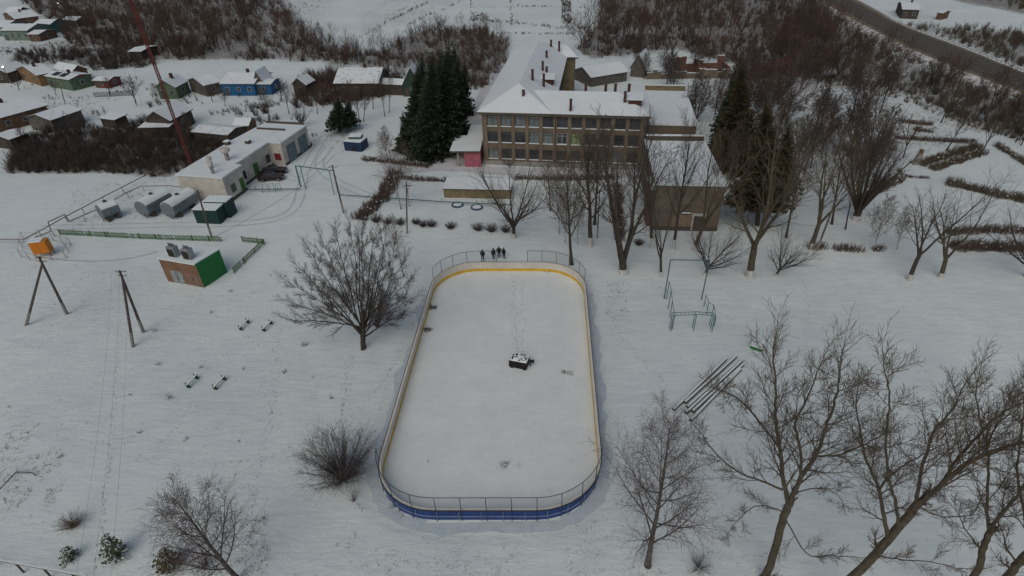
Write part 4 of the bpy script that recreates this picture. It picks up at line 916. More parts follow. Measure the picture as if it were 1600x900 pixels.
for lb, a, b_ in zip(labs, [(1052.5,640),(1070,629),(1074,636),(1072,645),(1082,643),(1079,657)], [(1134,561),(1150,557),(1151,566),(1159,564),(1161,570),(1157,577)]):
    A, B = at(*a, .17), at(*b_, .17); t = thing('steel_pipe', lb, 'pipe', A, 'row of pipes lying on the snow'); m = MB(); m.tube([A, B], .17, 12); m.build('shell', mat('black_pipe', (.045, .05, .05), .7, .3, 2), t)
    d = (B-A).normalized(); s_ = Vector((-d.y, d.x, 0)); m = MB(); P = []
    for e in (A, B): P += [e+s_*-.12+Vector((0, 0, .10)), e+s_*.12+Vector((0, 0, .10)), e+s_*.085+Vector((0, 0, .2)), e+s_*-.085+Vector((0, 0, .2))]
    m.add(P, [(0, 1, 2, 3), (7, 6, 5, 4), (0, 4, 5, 1), (1, 5, 6, 2), (2, 6, 7, 3), (3, 7, 4, 0)]); m.build('snow_strip', SNOW, t)
# black cart on the rink
def cart():
    random.seed(3); a = at(795.5, 573.5, .06); b_ = at(823, 579, .06); f = Fr(a, b_-a); w = (b_-a).length; t = thing('box_cart', 'black box cart with clumpy snow on top standing on the rink', 'cart', f(0, 0, 0)); D = 1.35; H = 1.0
    m = MB(); m.box(f, .05, w-.05, .05, D-.05, .1, H); m.build('body', DARKROOM, t)
    m = MB()
    for k in range(4): m.box(f, 0, w, -.0, .045, .12+k*.22, .30+k*.22)
    for x in (0, w*.5-.05, w-.1): m.box(f, x, x+.1, -.05, -.003, .2, H+.05)
    m.build('slats', mat('black_board', (.02, .018, .02), .8, .4, 3), t)
    for x in (.3, w-.3):
        for y in (.0, D): m = MB(); p = f(x, y, .2); m.tube([p-f.v*.07, p+f.v*.07], .15, 14); m.build('wheel', RUBBER, t)
    m = MB(); n, q = 14, 8
    vs = []
    for j in range(q+1):
        for i in range(n+1):
            e = min(i, n-i, j, q-j); vs.append(f(.04+(w-.08)*i/n, .04+(D-.08)*j/q, H+.02+(0 if e == 0 else random.uniform(.03, .22))))
    m.add(vs, [(j*(n+1)+i, j*(n+1)+i+1, (j+1)*(n+1)+i+1, (j+1)*(n+1)+i) for j in range(q) for i in range(n)]); m.build('snow_load', SNOW, t)
    m = MB()
    for k in range(26):
        x, y = random.uniform(.1, w-.3), random.uniform(.1, D-.3); s_ = random.uniform(.06, .16); m.box(Fr(f(x, y, 0), Vector((random.random(), random.random()-.5, 0))), 0, s_, 0, s_*.8, H+.05, H+.2+random.uniform(0, .1))
    m.build('coal_lumps', DARKROOM, t)
    m = MB(); g = Fr(f(w, D*.55, 0), f.u+f.v*.25); m.box(g, .02, .6, -.14, .14, .62, .86); m.box(g, .1, .22, -.07, .07, 0.06, .615); m.build('drawbar', DARKROOM, t)
cart()
# tyres half buried
for lb, p in (('blue half buried tyre ring on the left in front of the pavilion', (715,321)), ('blue half buried tyre ring on the right in front of the pavilion', (745,325))):
    c = at(*p); t = MB(); n = 18; t.tube([c+Vector((math.cos(a)*.85, math.sin(a)*.85, .12)) for a in [2*math.pi*k/n for k in range(n+1)]], .17, 8, cap=False); o = t.build('tyre_ring', mat('blue_tyre', (.07, .12, .17), .8, .4, 2), loc=(c.x, c.y, 0)); tag(o, lb, 'tyre', 'tyre rings')
    s = MB(); s.add([c+Vector((math.cos(2*math.pi*k/n)*.7, math.sin(2*math.pi*k/n)*.7, .2)) for k in range(n)], [tuple(range(n))]); q = s.build('snow_fill', SNOW); q.parent = o; q.location = -o.location
# small obelisk in the park
p = at(1432, 256); t = thing('stone_monument', 'small grey stone monument with a brown top between the park hedges', 'monument', p); f = Fr(p, (1, 0, 0)); m = MB(); m.box(f, -.9, .9, -.6, .6, 0, .35); m.build('plinth', CONC, t)
m = MB(); m.hexa([f(-.5, -.35, .352), f(.5, -.35, .352), f(.5, .35, .352), f(-.5, .35, .352), f(-.35, -.25, 2.0), f(.35, -.25, 2.0), f(.35, .25, 2.0), f(-.35, .25, 2.0)]); m.build('shaft', CONC, t); m = MB(); m.box(f, -.28, .28, -.2, .2, 2.002, 2.7); m.build('bust', BRN, t)
# guard rail beside the road
gt = thing('guard_rail', 'white posted guard rail along the far side of the road', 'guard rail', rr[8]); rp = rr[6:]; posts = MB(); rail = MB(); acc = 0
off = [p+(p-q).normalized()*1.1 for p, q in zip(rr, rl)][6:]
rail.tube([Vector((p.x, p.y, RZ+.65)) for p in off], .09, 5); rail.build('rail', mat('white_rail', (.45, .45, .43), .6, .2), gt)
for i in range(len(off)-1):
    L_ = (off[i+1]-off[i]).length; k = acc
    while k < L_: p = off[i].lerp(off[i+1], k/L_); posts.tube([Vector((p.x, p.y, RZ-.3)), Vector((p.x, p.y, RZ+.72))], .11, 5); k += 2.0
    acc = k-L_
o = posts.build('posts', mat('white_post', (.5, .5, .48), .7, .2), gt); o['kind'] = 'stuff'

# ------------------------------------------------------------------ vehicles
def car(label, c, ang, paint, snow=False):
    p = at(*c); d = Vector((math.cos(ang), math.sin(ang), 0)); f = Fr(p, d); t = thing('parked_car', label, 'car', p, 'cars parked by the garage'); 
    prof_ = [(-2.2, .45), (-2.2, .85), (-2.05, 1.0), (-1.55, 1.05), (-1.0, 1.42), (.35, 1.45), (1.05, 1.02), (1.95, .88), (2.2, .7), (2.2, .4), (1.8, .3), (-1.8, .3)]
    body = [(-2.2, .35), (-2.22, .85), (-2.05, 1.0), (-1.5, 1.03), (1.0, 1.0), (1.95, .88), (2.2, .7), (2.2, .35)]
    def ext_(pr, y0, y1, nm, mt, inset=0):
        m = MB(); n = len(pr); m.add([f(x, y0, z) for x, z in pr]+[f(x, y1, z) for x, z in pr], [tuple(range(n)), tuple(range(n, 2*n))[::-1]]+[(i, i+n, (i+1) % n+n, (i+1) % n) for i in range(n)]); o = m.build(nm, mt, t)
        bv = o.modifiers.new('bevel', 'BEVEL'); bv.width = .06; bv.segments = 2; return o
    ext_(body, -.86, .86, 'body', paint); ext_([(-1.5, 1.0), (-1.05, 1.40), (.3, 1.43), (.98, .99)], -.72, .72, 'cabin_glass', GLASS); ext_([(-1.08, 1.40), (-1.05, 1.47), (.28, 1.5), (.34, 1.43)], -.7, .7, 'roof', SNOW if snow else paint)
    for x in (-1.35, 1.35):
        for y in (-.84, .84): m = MB(); q = f(x, y, .33); m.tube([q-f.v*.1, q+f.v*.1], .33, 16); w = m.build('wheel', RUBBER, t); m = MB(); m.tube([q-f.v*.112, q+f.v*.112], .18, 10); m.build('rim', STEEL, w)
    for y in (-.62, .62):
        m = MB(); m.box(Fr(f(2.18, y, 0), f.u), 0, .05, -.18, .18, .6, .74); m.build('headlight', FRAMEW, t); m = MB(); m.box(Fr(f(-2.25, y, 0), f.u), 0, .05, -.16, .16, .7, .88); m.build('tail_light', REDL, t)
    if snow: m = MB(); m.box(f, 1.05, 1.95, -.6, .2, .99, 1.03); m.build('bonnet_snow', SNOW, t)
    return t
car('black car parked nearest the yard pipe, snow on its bonnet', (425,281), R(6), CARR, False)
car('dark car parked behind the other one, next to the garage wall', (430,271), R(6), CARB)
def tractor():
    p = at(477, 231); f = Fr(p, (.3, 1, 0)); t = thing('small_tractor', 'small dark tractor parked at the far end of the garage', 'tractor', p)
    m = MB(); m.box(f, -.6, 1.3, -.35, .35, .55, 1.05); m.build('bonnet', DARKROOM, t); m = MB()
    for x, y in ((-1.2, -.5), (-1.2, .5), (-.1, -.5), (-.1, .5)): q = f(x, y, .6); m.tube([q, q+Vector((0, 0, 1.5))], .05, 5)
    m.build('cab_post', DARKROOM, t); m = MB(); m.box(f, -1.3, 0, -.6, .6, 2.102, 2.18); m.build('cab_roof', SNOW, t)
    for x, r_ in ((-.8, .6), (1.0, .38)):
        for y in (-.65, .65): m = MB(); q = f(x, y, r_); m.tube([q-f.v*.14, q+f.v*.14], r_, 14); m.build('wheel', RUBBER, t)
tractor()

# ------------------------------------------------------------------ people
def person(label, base, face, arms, stride, h=1.76):
    b = at(*base); s = h/1.76; fw = Vector((math.cos(face), math.sin(face), 0)); rt = Vector((fw.y, -fw.x, 0))
    def P(x, y, z): return (rt*x+fw*y+Vector((0, 0, z)))*s
    V_ = [P(0, 0, .98), P(0, -.01, 1.15), P(0, 0, 1.35), P(0, .01, 1.47), P(0, .02, 1.55), P(0, .03, 1.64), P(0, .03, 1.71)]; rad = [.165, .155, .19, .13, .058, .098, .075]; E_ = [(i, i+1) for i in range(6)]
    for sd in (-1, 1):
        n = len(V_); ft = stride*sd
        V_ += [P(.10*sd, 0, .90), P(.115*sd, ft*.5+.03, .50), P(.12*sd, ft, .10), P(.12*sd, ft+.16, .05)]; rad += [.115, .075, .055, .045]; E_ += [(0, n), (n, n+1), (n+1, n+2), (n+2, n+3)]
        n = len(V_); A = arms
        if A == 'down': sh_ = [P(.2*sd, 0, 1.40), P(.27*sd, -.03, 1.12), P(.26*sd, .06, .88), P(.25*sd, .09, .78)]
        elif A == 'front': sh_ = [P(.2*sd, 0, 1.40), P(.29*sd, .02, 1.14), P(.12*sd, .22, 1.08), P(.05*sd, .27, 1.08)]
        else: sh_ = [P(.2*sd, 0, 1.40), P(.34*sd, -.08, 1.15), P(.22*sd, .08, .98), P(.17*sd, .12, .95)]
        V_ += sh_; rad += [.08, .065, .05, .042]; E_ += [(2, n), (n, n+1), (n+1, n+2), (n+2, n+3)]
        k = n+3; d = (sh_[3]-sh_[2]).normalized(); pr = d.cross(fw).normalized() if d.cross(fw).length > .1 else rt
        for q, (o_, ln) in enumerate(((-.03, .075), (-.01, .085), (.01, .08), (.03, .065), (.045, .04))):
            V_ += [sh_[3]+pr*o_*s+d*.05*s, sh_[3]+pr*o_*1.15*s+d*(.05+ln)*s+fw*.015*s]; rad += [.011, .009]; m_ = len(V_); E_ += [(k, m_-2), (m_-2, m_-1)]
    me = bpy.data.meshes.new('person'); me.from_pydata([tuple(v) for v in V_], E_, []); o = bpy.data.objects.new('tmp_person', me); COL.objects.link(o)
    sk = o.modifiers.new('skin', 'SKIN'); 
    for i, sv in enumerate(me.skin_vertices[0].data): sv.radius = (rad[i]*s, rad[i]*s*(.75 if i in (0, 1, 2) else 1)); sv.use_root = (i == 0)
    ss = o.modifiers.new('sub', 'SUBSURF'); ss.levels = 1; ss.render_levels = 1
    bpy.context.view_layer.update(); dg = bpy.context.evaluated_depsgraph_get(); m2 = bpy.data.meshes.new_from_object(o.evaluated_get(dg)); bpy.data.objects.remove(o)
    m2.name = 'person'; m2.materials.clear()
    for mt in (BLACK, DENIM, SKIN, RUBBER): m2.materials.append(mt)
    for pl_ in m2.polygons:
        c = pl_.center; z = c.z/s; fwd = (c.x*fw.x+c.y*fw.y)/s
        pl_.material_index = 2 if (z > 1.52 and fwd > .04) else 3 if z < .12 else 1 if z < .84 and abs(c.x*rt.x+c.y*rt.y)/s < .2 else 0; pl_.use_smooth = True
    ob = bpy.data.objects.new('person', m2); COL.objects.link(ob); ob.location = b+Vector((0, 0, gh(b))); tag(ob, label, 'person', 'people behind the rink')
    hm = MB(); n = 10; c = P(0, .015, 1.66)
    ringz = [(.0, .112), (.05, .108), (.09, .08), (.115, .03)]
    for z, rr_ in ringz: hm.v += [tuple(c+rt*math.cos(2*math.pi*k/n)*rr_*s+fw*math.sin(2*math.pi*k/n)*rr_*1.1*s+Vector((0, 0, z*s))) for k in range(n)]
    for i in range(3): hm.f += [(i*n+k, i*n+(k+1) % n, (i+1)*n+(k+1) % n, (i+1)*n+k) for k in range(n)]
    hm.f.append(tuple(3*n+k for k in range(n))); hm.m = [0]*len(hm.f); hat = hm.build('knitted_hat', BLACK, smooth=True); hat.parent = ob
    jk = MB(); n = 14
    for z, rx, ry in ((.80, .205, .15), (.95, .215, .165), (1.15, .215, .16), (1.34, .225, .15), (1.45, .15, .11)): jk.v += [tuple(P(math.cos(2*math.pi*k/n)*rx, math.sin(2*math.pi*k/n)*ry, z)) for k in range(n)]
    for i in range(4): jk.f += [(i*n+k, i*n+(k+1) % n, (i+1)*n+(k+1) % n, (i+1)*n+k) for k in range(n)]
    jk.m = [0]*len(jk.f); j = jk.build('jacket', BLACK, smooth=True); j.parent = ob
person('lone person in dark jacket and trousers standing left of the other three', (754.5,406.5), R(-100), 'hips', .12, 1.78)
person('person in black long coat standing left in the group of three', (771.3,404.5), R(-60), 'down', .03, 1.8)
person('broad shouldered person in the middle of the group of three, legs apart', (780,401.8), R(-90), 'hips', .10, 1.8)
person('person in black at the right end of the group of three, hands together', (787.6,404.0), R(-130), 'front', .05, 1.76)

# ------------------------------------------------------------------ trees
rnd = random.Random(11)
def rv(): return Vector((rnd.gauss(0, 1), rnd.gauss(0, 1), rnd.gauss(0, 1))).normalized()
def tilt(d, ang, az=None):
    a = d.orthogonal().normalized(); b = d.cross(a); az = rnd.uniform(0, 2*math.pi) if az is None else az
    return (d*math.cos(ang)+(a*math.cos(az)+b*math.sin(az))*math.sin(ang)).normalized()
def grow(st, p, d, L_, r, lv, P):
    """one branch as a wandering tapering polyline; then its side branches"""
    ns = P['seg'][lv]; pts = [p]; rad = [r]; tr = P['trop'][lv]; wob = P['wob'][lv]; dirs = [d]; tip = max(P['tip'], r*P['taper'][lv])
    for i in range(ns):
        d = (d+rv()*wob+Vector((0, 0, tr))).normalized(); p = p+d*(L_/ns); pts.append(p); rad.append(r+(tip-r)*((i+1)/ns)**P.get('tp', 1.0)); dirs.append(d)
    st.append((pts, rad, lv))
    if lv+1 < len(P['seg']):
        n = P['n'][lv]; n = max(1, int(round(n*rnd.uniform(.8, 1.2)))) if lv else n; t0 = P['t0'][lv]; az = rnd.uniform(0, 6.28)
        for k in range(n):
            t = t0+(1-t0)*(k+rnd.uniform(.1, .9))/n; x = t*ns; i = min(int(x), ns-1); q = pts[i].lerp(pts[i+1], x-i); rr_ = rad[i]+(rad[i+1]-rad[i])*(x-i)
            az += 2.4+rnd.uniform(-.4, .4); ang = R(P['ang'][lv]*rnd.uniform(.7, 1.25)); sh = P['shape'][lv](t) if P.get('shape') else 1
            Lc = L_*P['ratio'][lv]*sh*rnd.uniform(.7, 1.15)
            grow(st, q, tilt(dirs[i+1], ang, az), Lc, max(P['tip'], rr_*P['rr'][lv]), lv+1, P)
    return st
def st_mesh(st, keep, sides, name, mats, parent=None, loc=None, lime=0, base=None):
    m = MB(); z0 = base.z if base is not None else 0
    for pts, rad, lv in st:
        if not keep(lv): continue
        mid = None
        if lime and lv == 0: mid = [1 if (p.z-z0) < lime else 0 for p in pts[1:]]; 
        m.tube(pts, rad, sides[lv], 0, cap=False, mids=mid)
    return m.build(name, mats, parent, loc)
def flare(pts, rad): return pts, rad
def spec(kind, H):
    one = lambda t: 1
    if kind == 'spread': return dict(seg=[3, 8, 5, 4], trop=[0, .07, .06, .04], wob=[.06, .09, .10, .12], taper=[.7, .15, .25, .4], tip=.011, n=[9, 14, 10], t0=[.55, .18, .12], ang=[50, 36, 36], ratio=[2.9, .42, .42], rr=[.6, .45, .5], shape=[lambda t: .8+.3*t, lambda t: 1.25-.7*t, one]), .26
    if kind == 'upright': return dict(seg=[9, 7, 5, 3], trop=[.02, .12, .07, .04], wob=[.07, .09, .11, .13], taper=[.15, .18, .25, .45], tip=.011, n=[19, 11, 7], t0=[.28, .16, .12], ang=[46, 36, 38], ratio=[.46, .42, .42], rr=[.5, .48, .5], shape=[lambda t: 1.35-1.0*t, one, one]), 1.0
    if kind == 'vase': return dict(seg=[2, 9, 5, 3], trop=[0, .05, .05, .03], wob=[.04, .06, .09, .12], taper=[.85, .12, .25, .4], tip=.011, n=[12, 14, 7], t0=[.5, .2, .12], ang=[27, 28, 32], ratio=[8, .28, .45], rr=[.5, .4, .5], shape=[one, lambda t: 1.2-.6*t, one]), .11
    if kind == 'multi': return dict(seg=[2, 10, 6, 4, 3], trop=[0, .035, .05, .05, .03], wob=[.04, .08, .10, .12, .12], taper=[.85, .12, .2, .3, .5], tip=.011, n=[5, 13, 9, 5], t0=[.6, .25, .15, .12], ang=[15, 42, 36, 34], ratio=[9, .27, .45, .4], rr=[.6, .45, .5, .5], shape=[one, lambda t: 1.25-.7*t, one, one]), .10
    if kind == 'birch': return dict(seg=[10, 6, 4, 4], trop=[.02, .10, .0, -.14], wob=[.04, .08, .12, .12], taper=[.1, .2, .3, .5], tip=.0075, n=[26, 11, 7], t0=[.2, .15, .12], ang=[46, 36, 42], ratio=[.44, .40, .50], rr=[.42, .45, .5], shape=[lambda t: 1.3-1.05*t, one, one]), 1.0
    if kind == 'fork': return dict(seg=[4, 9, 6, 4], trop=[0, .05, .05, .03], wob=[.06, .09, .10, .12], taper=[.75, .13, .22, .4], tip=.011, n=[4, 15, 10], t0=[.7, .2, .12], ang=[22, 38, 36], ratio=[2.4, .38, .42], rr=[.68, .42, .5], shape=[one, lambda t: 1.25-.7*t, one]), .32
def make_proto(kind, H, r0, label='', twig=TWIG, bark=BARK, lime=0, dens=1.0, tip=None, name='bare_tree'):
    P, fr = spec(kind, H); P = dict(P); P['n'] = [P['n'][0]]+[max(2, int(round(n*dens))) for n in P['n'][1:]]
    if tip: P['tip'] = tip
    st = grow([], Vector((0, 0, -.2)), Vector((rnd.uniform(-.04, .04), rnd.uniform(-.04, .04), 1)).normalized(), H*fr, r0, 0, P)
    zs = sorted(max(p.z for p in s[0]) for s in st); top = zs[int(len(zs)*.995)]; k = H/top
    st = [([p*k for p in pts], rad, lv) for pts, rad, lv in st]
    # flared foot
    pts, rad, lv = st[0]; q = pts[0].lerp(pts[1], .5/max(.6, (pts[1]-pts[0]).length)); q2 = pts[0].lerp(pts[1], min(.9, 1.25/max(1.3, (pts[1]-pts[0]).length))); st[0] = ([pts[0], q, q2]+pts[1:], [rad[0]*1.5, rad[0]*1.12, rad[0]]+rad[1:], 0)
    root = thing(name, label or 'bare tree', 'tree', (0, 0, 0))
    sides = [8, 6, 4, 3, 3]
    st_mesh(st, lambda l: l <= 1, sides, 'trunk', [bark, LIME], root, lime=lime, base=Vector((0, 0, 0))); st_mesh(st, lambda l: l > 1, sides, 'crown', twig, root)
    root['_h'] = H; return root
def place(proto, base, top, label, rot, group=None, sx=1.0, used=[]):
    b = at(*base); tp_ = atY(*top, b.y); h = max(1.5, tp_.z); s = h/proto['_h']
    o = proto if proto.name not in used else dup(proto); 
    if o is proto: used.append(proto.name)
    o.location = (b.x, b.y, gh(b)-.02); lean = math.atan2(tp_.x-b.x, h); lean = max(-.28, min(.28, lean)) if 'lower edge' not in label and 'small pines' not in label else lean
    o.rotation_euler = (Matrix.Rotation(lean, 3, 'Y') @ Matrix.Rotation(rot, 3, 'Z')).to_euler(); o.scale = (s*sx, s*sx, s)
    o['label'] = label
    if group: o['group'] = group
    return o
# ---- big foreground poplars: main limbs measured from the photograph, each set at its own depth
def hero(label, base, limbs, Yb, r0, name='bare_poplar', twig=TWIGO, bark=BARKG, sub=None, tip=.0075, group=None):
    """limbs: list of (points px, radius0, radius1, depth start, depth end)"""
    root_loc = Vector((atY(base[0], base[1], Yb).x, Yb, 0)); root = thing(name, label, 'tree', root_loc, group); st = []
    P = dict(seg=[0, 0, 6, 4, 3], trop=[0, 0, .06, .06, .04], wob=[0, 0, .09, .10, .12], taper=[0, 0, .2, .3, .5], tip=tip, n=[0, 0, 11, 6], t0=[0, 0, .12, .12], ang=[0, 0, 36, 36], ratio=[0, 0, .44, .46], rr=[0, 0, .5, .55])
    if sub: P.update(sub)
    t00 = .3 if 'linden' in name else .12
    for pts, ra, rb, d0, d1, nsub, slen in limbs:
        n = len(pts); W_ = []
        for i, (x, y) in enumerate(pts): W_.append(atY(x, y, Yb+d0+(d1-d0)*(i/(n-1))))
        S_ = smooth(W_, 5); k = len(S_); S_ = [p+rv()*.04 if 0 < i < k-1 else p for i, p in enumerate(S_)]; rad = [(ra+(rb-ra)*(i/(k-1))**.75)*.88 for i in range(k)]; st.append((S_, rad, 0 if ra > .2 else 1))
        az = rnd.uniform(0, 6)
        nsub = int(nsub*1.35)
        for q in range(nsub):
            t = t00+(1-t00)*(q+rnd.random())/nsub; x = t*(k-1); i = min(int(x), k-2); p = S_[i].lerp(S_[i+1], x-i); dr_ = (S_[i+1]-S_[i]).normalized(); az += 2.4; rr_ = rad[i]
            grow(st, p, tilt(dr_, R(rnd.uniform(26, 56)), az), slen*rnd.uniform(.55, 1.1)*(1.15-.6*t), max(tip, rr_*.42), 2, P)
        grow(st, S_[-1], (S_[-1]-S_[-2]).normalized(), slen*.8, rb, 2, P)
    # foot down to the ground
    sides = [9, 7, 5, 4, 3, 3]
    st_mesh(st, lambda l: l <= 1, sides, 'trunk', [bark], root); st_mesh(st, lambda l: l > 1, sides, 'crown', twig, root); return root
def foot(px, py, Y): return atY(px, py, Y)
# tree A: forked poplar, trunk leaving the bottom edge at x~1200
Y1 = 21.8
def to_ground(px, py, Y):       # extend the trunk below the frame straight down to the ground
    p = atY(px, py, Y); gp = Vector((p.x-.15, Y, -.2)); x, y = proj([list(gp)]); return (float(x[0]), float(y[0]))
g1 = to_ground(1200, 893, Y1)
hero('tall forked bare poplar whose trunk meets the bottom edge left of the leaning one', g1, [
 ([g1, (1203,885), (1222,815), (1232,790)], .34, .26, 0, 0, 2, 2.0),
 ([(1232,790), (1224,750), (1218,700), (1212,650), (1212,600), (1208,560)], .20, .045, 0, 2, 15, 3.6),
 ([(1232,790), (1252,745), (1275,712), (1290,668), (1305,625), (1312,590)], .20, .045, 0, -1.5, 14, 3.4),
 ([(1252,745), (1250,700), (1243,660), (1262,620), (1280,575)], .12, .035, -.5, 1.5, 10, 2.8),
 ([(1222,765), (1190,752), (1150,735), (1115,705), (1098,680)], .10, .03, .4, 2.0, 8, 2.4),
 ([(1218,700), (1180,650), (1150,620), (1130,612)], .09, .03, 1, -1.5, 8, 2.4),
 ([(1275,712), (1305,712), (1340,700), (1368,685)], .09, .03, -.5, -2.5, 8, 2.3),
 ([(1225,805), (1260,865), (1300,868), (1360,872)], .06, .02, 0, -2.2, 6, 2.0),
 ([(1240,770), (1285,762), (1310,775), (1318,790)], .05, .02, 0, 2.0, 5, 1.6),
 ([(1228,800), (1190,790), (1165,800), (1140,830)], .06, .02, 0, 2.5, 6, 1.8)], Y1, .34)
Y2 = 20.0; g2 = to_ground(1335, 900, Y2)
g2 = (g2[0]-30, g2[1])
hero('bare poplar leaning strongly to the right at the bottom of the picture', g2, [
 ([g2, (1335,900), (1388,842), (1432,790)], .34, .27, 0, 0, 2, 2.0),
 ([(1388,842), (1380,800), (1372,762), (1352,715), (1345,680), (1338,640)], .17, .04, 0, 1.6, 13, 3.0),
 ([(1405,822), (1398,780), (1388,740), (1384,680), (1390,630), (1385,590)], .13, .035, 0, -1.5, 13, 3.0),
 ([(1432,790), (1470,758), (1510,725), (1550,705), (1600,690), (1660,670)], .20, .06, 0, -.5, 14, 3.4),
 ([(1432,790), (1438,745), (1450,700), (1462,670), (1488,640), (1500,615)], .14, .035, 0, 1.8, 13, 3.0),
 ([(1470,758), (1495,718), (1520,690), (1560,650), (1605,625)], .13, .04, 0, 2.2, 12, 3.0),
 ([(1372,765), (1400,735), (1440,712), (1468,698)], .08, .025, .4, -1.5, 8, 2.0),
 ([(1432,790), (1465,806), (1515,806), (1530,785)], .06, .02, 0, -1.5, 4, 1.5),
 ([(1375,868), (1410,875), (1455,878), (1500,888)], .06, .02, 0, -2, 5, 1.7)], Y2, .34)
Y3 = 19.2; g3 = to_ground(1522, 900, Y3)
hero('slender bare poplar at the bottom edge with an upright fork', g3, [
 ([g3, (1525,895), (1535,860), (1545,835)], .26, .2, 0, 0, 2, 1.6),
 ([(1545,835), (1542,790), (1545,740), (1542,700), (1530,650), (1525,615)], .12, .035, 0, 1.5, 13, 2.7),
 ([(1545,835), (1560,810), (1585,780), (1605,750), (1635,700)], .14, .05, 0, -1, 11, 2.7),
 ([(1535,860), (1510,830), (1495,800), (1480,782)], .06, .02, 0, 1.5, 6, 1.8),
 ([(1542,700), (1560,660), (1590,640), (1610,600)], .06, .02, 1.2, 2.5, 8, 2.3)], Y3, .26)
Y4 = 18.2; g4 = to_ground(1572, 905, Y4)
hero('thick trunked bare tree in the bottom right corner', g4, [
 ([g4, (1570,905), (1590,880), (1620,850), (1660,815)], .3, .2, 0, 0, 4, 2.4),
 ([(1590,880), (1575,860), (1568,835), (1560,815)], .08, .03, 0, 1.2, 5, 1.6),
 ([(1610,860), (1600,800), (1590,740), (1595,690), (1600,640)], .12, .035, 0, 2, 11, 2.6)], Y4, .3)
# ---- the big linden left of the rink
Yl = at(568, 545).y
hero('broad bare linden with wide crown left of the rink', (568,545), [
 ([(568,547), (567,530), (568,500)], .36, .30, 0, 0, 0, 2),
 ([(568, 512), (543, 507), (521, 504), (487, 501), (464, 501)], .14, .025, 0, -1.0, 10, 2.6),
 ([(568, 517), (543, 505), (518, 494), (487, 483), (461, 475)], .11, .025, 0, 1.5, 10, 2.6),
 ([(568, 522), (548, 503), (519, 484), (490, 464), (465, 449)], .11, .025, 0, -2.2, 10, 2.6),
 ([(568, 527), (550, 507), (526, 482), (499, 452), (474, 424)], .14, .025, 0, 2.6, 10, 2.6),
 ([(568, 512), (551, 491), (532, 464), (506, 431), (490, 402)], .11, .025, 0, -0.8, 10, 2.6),
 ([(568, 517), (554, 491), (540, 458), (523, 419), (508, 384)], .11, .025, 0, 1.6, 10, 2.6),
 ([(568, 522), (557, 493), (548, 456), (536, 412), (527, 373)], .14, .025, 0, -2.6, 10, 2.6),
 ([(568, 527), (563, 495), (557, 455), (556, 408), (548, 367)], .11, .025, 0, 0.6, 10, 2.6),
 ([(568, 512), (565, 483), (568, 446), (565, 402), (566, 364)], .11, .025, 0, 3.0, 10, 2.6),
 ([(568, 517), (572, 488), (576, 451), (579, 406), (586, 368)], .14, .025, 0, -1.6, 10, 2.6),
 ([(568, 522), (575, 494), (581, 458), (592, 415), (601, 377)], .11, .025, 0, 2.0, 10, 2.6),
 ([(568, 527), (580, 501), (588, 469), (601, 432), (614, 398)], .11, .025, 0, -0.6, 10, 2.6),
 ([(568, 512), (578, 495), (596, 472), (609, 444), (625, 419)], .14, .025, 0, 1.4, 10, 2.6),
 ([(568, 517), (581, 499), (600, 480), (616, 461), (632, 446)], .11, .025, 0, -2.0, 10, 2.6),
 ([(568, 522), (582, 508), (596, 495), (618, 481), (634, 471)], .11, .025, 0, 1.0, 10, 2.6),
 ([(568, 527), (582, 518), (595, 509), (610, 500), (626, 496)], .14, .025, 0, 2.6, 10, 2.6),
 ([(568, 512), (553, 493), (540, 467), (528, 435), (512, 407)], .11, .025, 0, 4.2, 10, 2.6),
 ([(568, 517), (566, 492), (562, 459), (562, 420), (561, 386)], .11, .025, 0, -4.4, 10, 2.6),
 ([(568, 522), (572, 501), (584, 474), (590, 442), (596, 413)], .14, .025, 0, 4.4, 10, 2.6),
 ([(568, 527), (553, 507), (537, 487), (516, 465), (499, 449)], .11, .025, 0, -4.0, 10, 2.6)], Yl, .42, name='bare_linden', twig=TWIG, bark=BARK, tip=.0085, sub=dict(n=[0, 0, 12, 6], ang=[0, 0, 32, 34], ratio=[0, 0, .42, .42]))
# second dark shrubby tree tangled behind the linden
# ---- prototypes
pBirchN = make_proto('birch', 17, .24, twig=mat('birch_twigs', (.12, .09, .085), .95, .3, 1), bark=mat('foreground_birch_bark', (.16, .14, .12), .9, col2=(.05, .045, .04), scale=3, mix=(.4, .6)), dens=1.35, tip=.0065, name='bare_birch')
pBirchL = make_proto('birch', 12, .17, twig=MATS['birch_twigs'], bark=MATS['foreground_birch_bark'], dens=1.2, tip=.0065, name='bare_birch')
pUp = make_proto('upright', 14, .27, lime=1.3, dens=.85, tip=.010, twig=TWIG)
pUp2 = make_proto('upright', 13, .18, lime=0, dens=.85, tip=.010, twig=TWIGO)
pSp = make_proto('spread', 13, .34, lime=1.2, dens=.9, tip=.010)
pFk = make_proto('fork', 14, .27, lime=1.3, dens=.85, tip=.010, twig=TWIGO, bark=BARKG)
pFk2 = make_proto('fork', 14, .25, lime=1.2, dens=.85, tip=.010, twig=TWIG)
pMu = make_proto('multi', 14, .33, lime=.9, dens=.72, tip=.010)
pVs = make_proto('vase', 14, .44, lime=.8, dens=.95, tip=.010)
pYg = make_proto('birch', 9, .09, twig=TWIGR, bark=BIRCHB, dens=.7, tip=.012, name='young_birch')
pBirchM = make_proto('birch', 14, .16, twig=TWIGR, bark=BIRCHB, dens=.75, tip=.011, name='bare_birch')
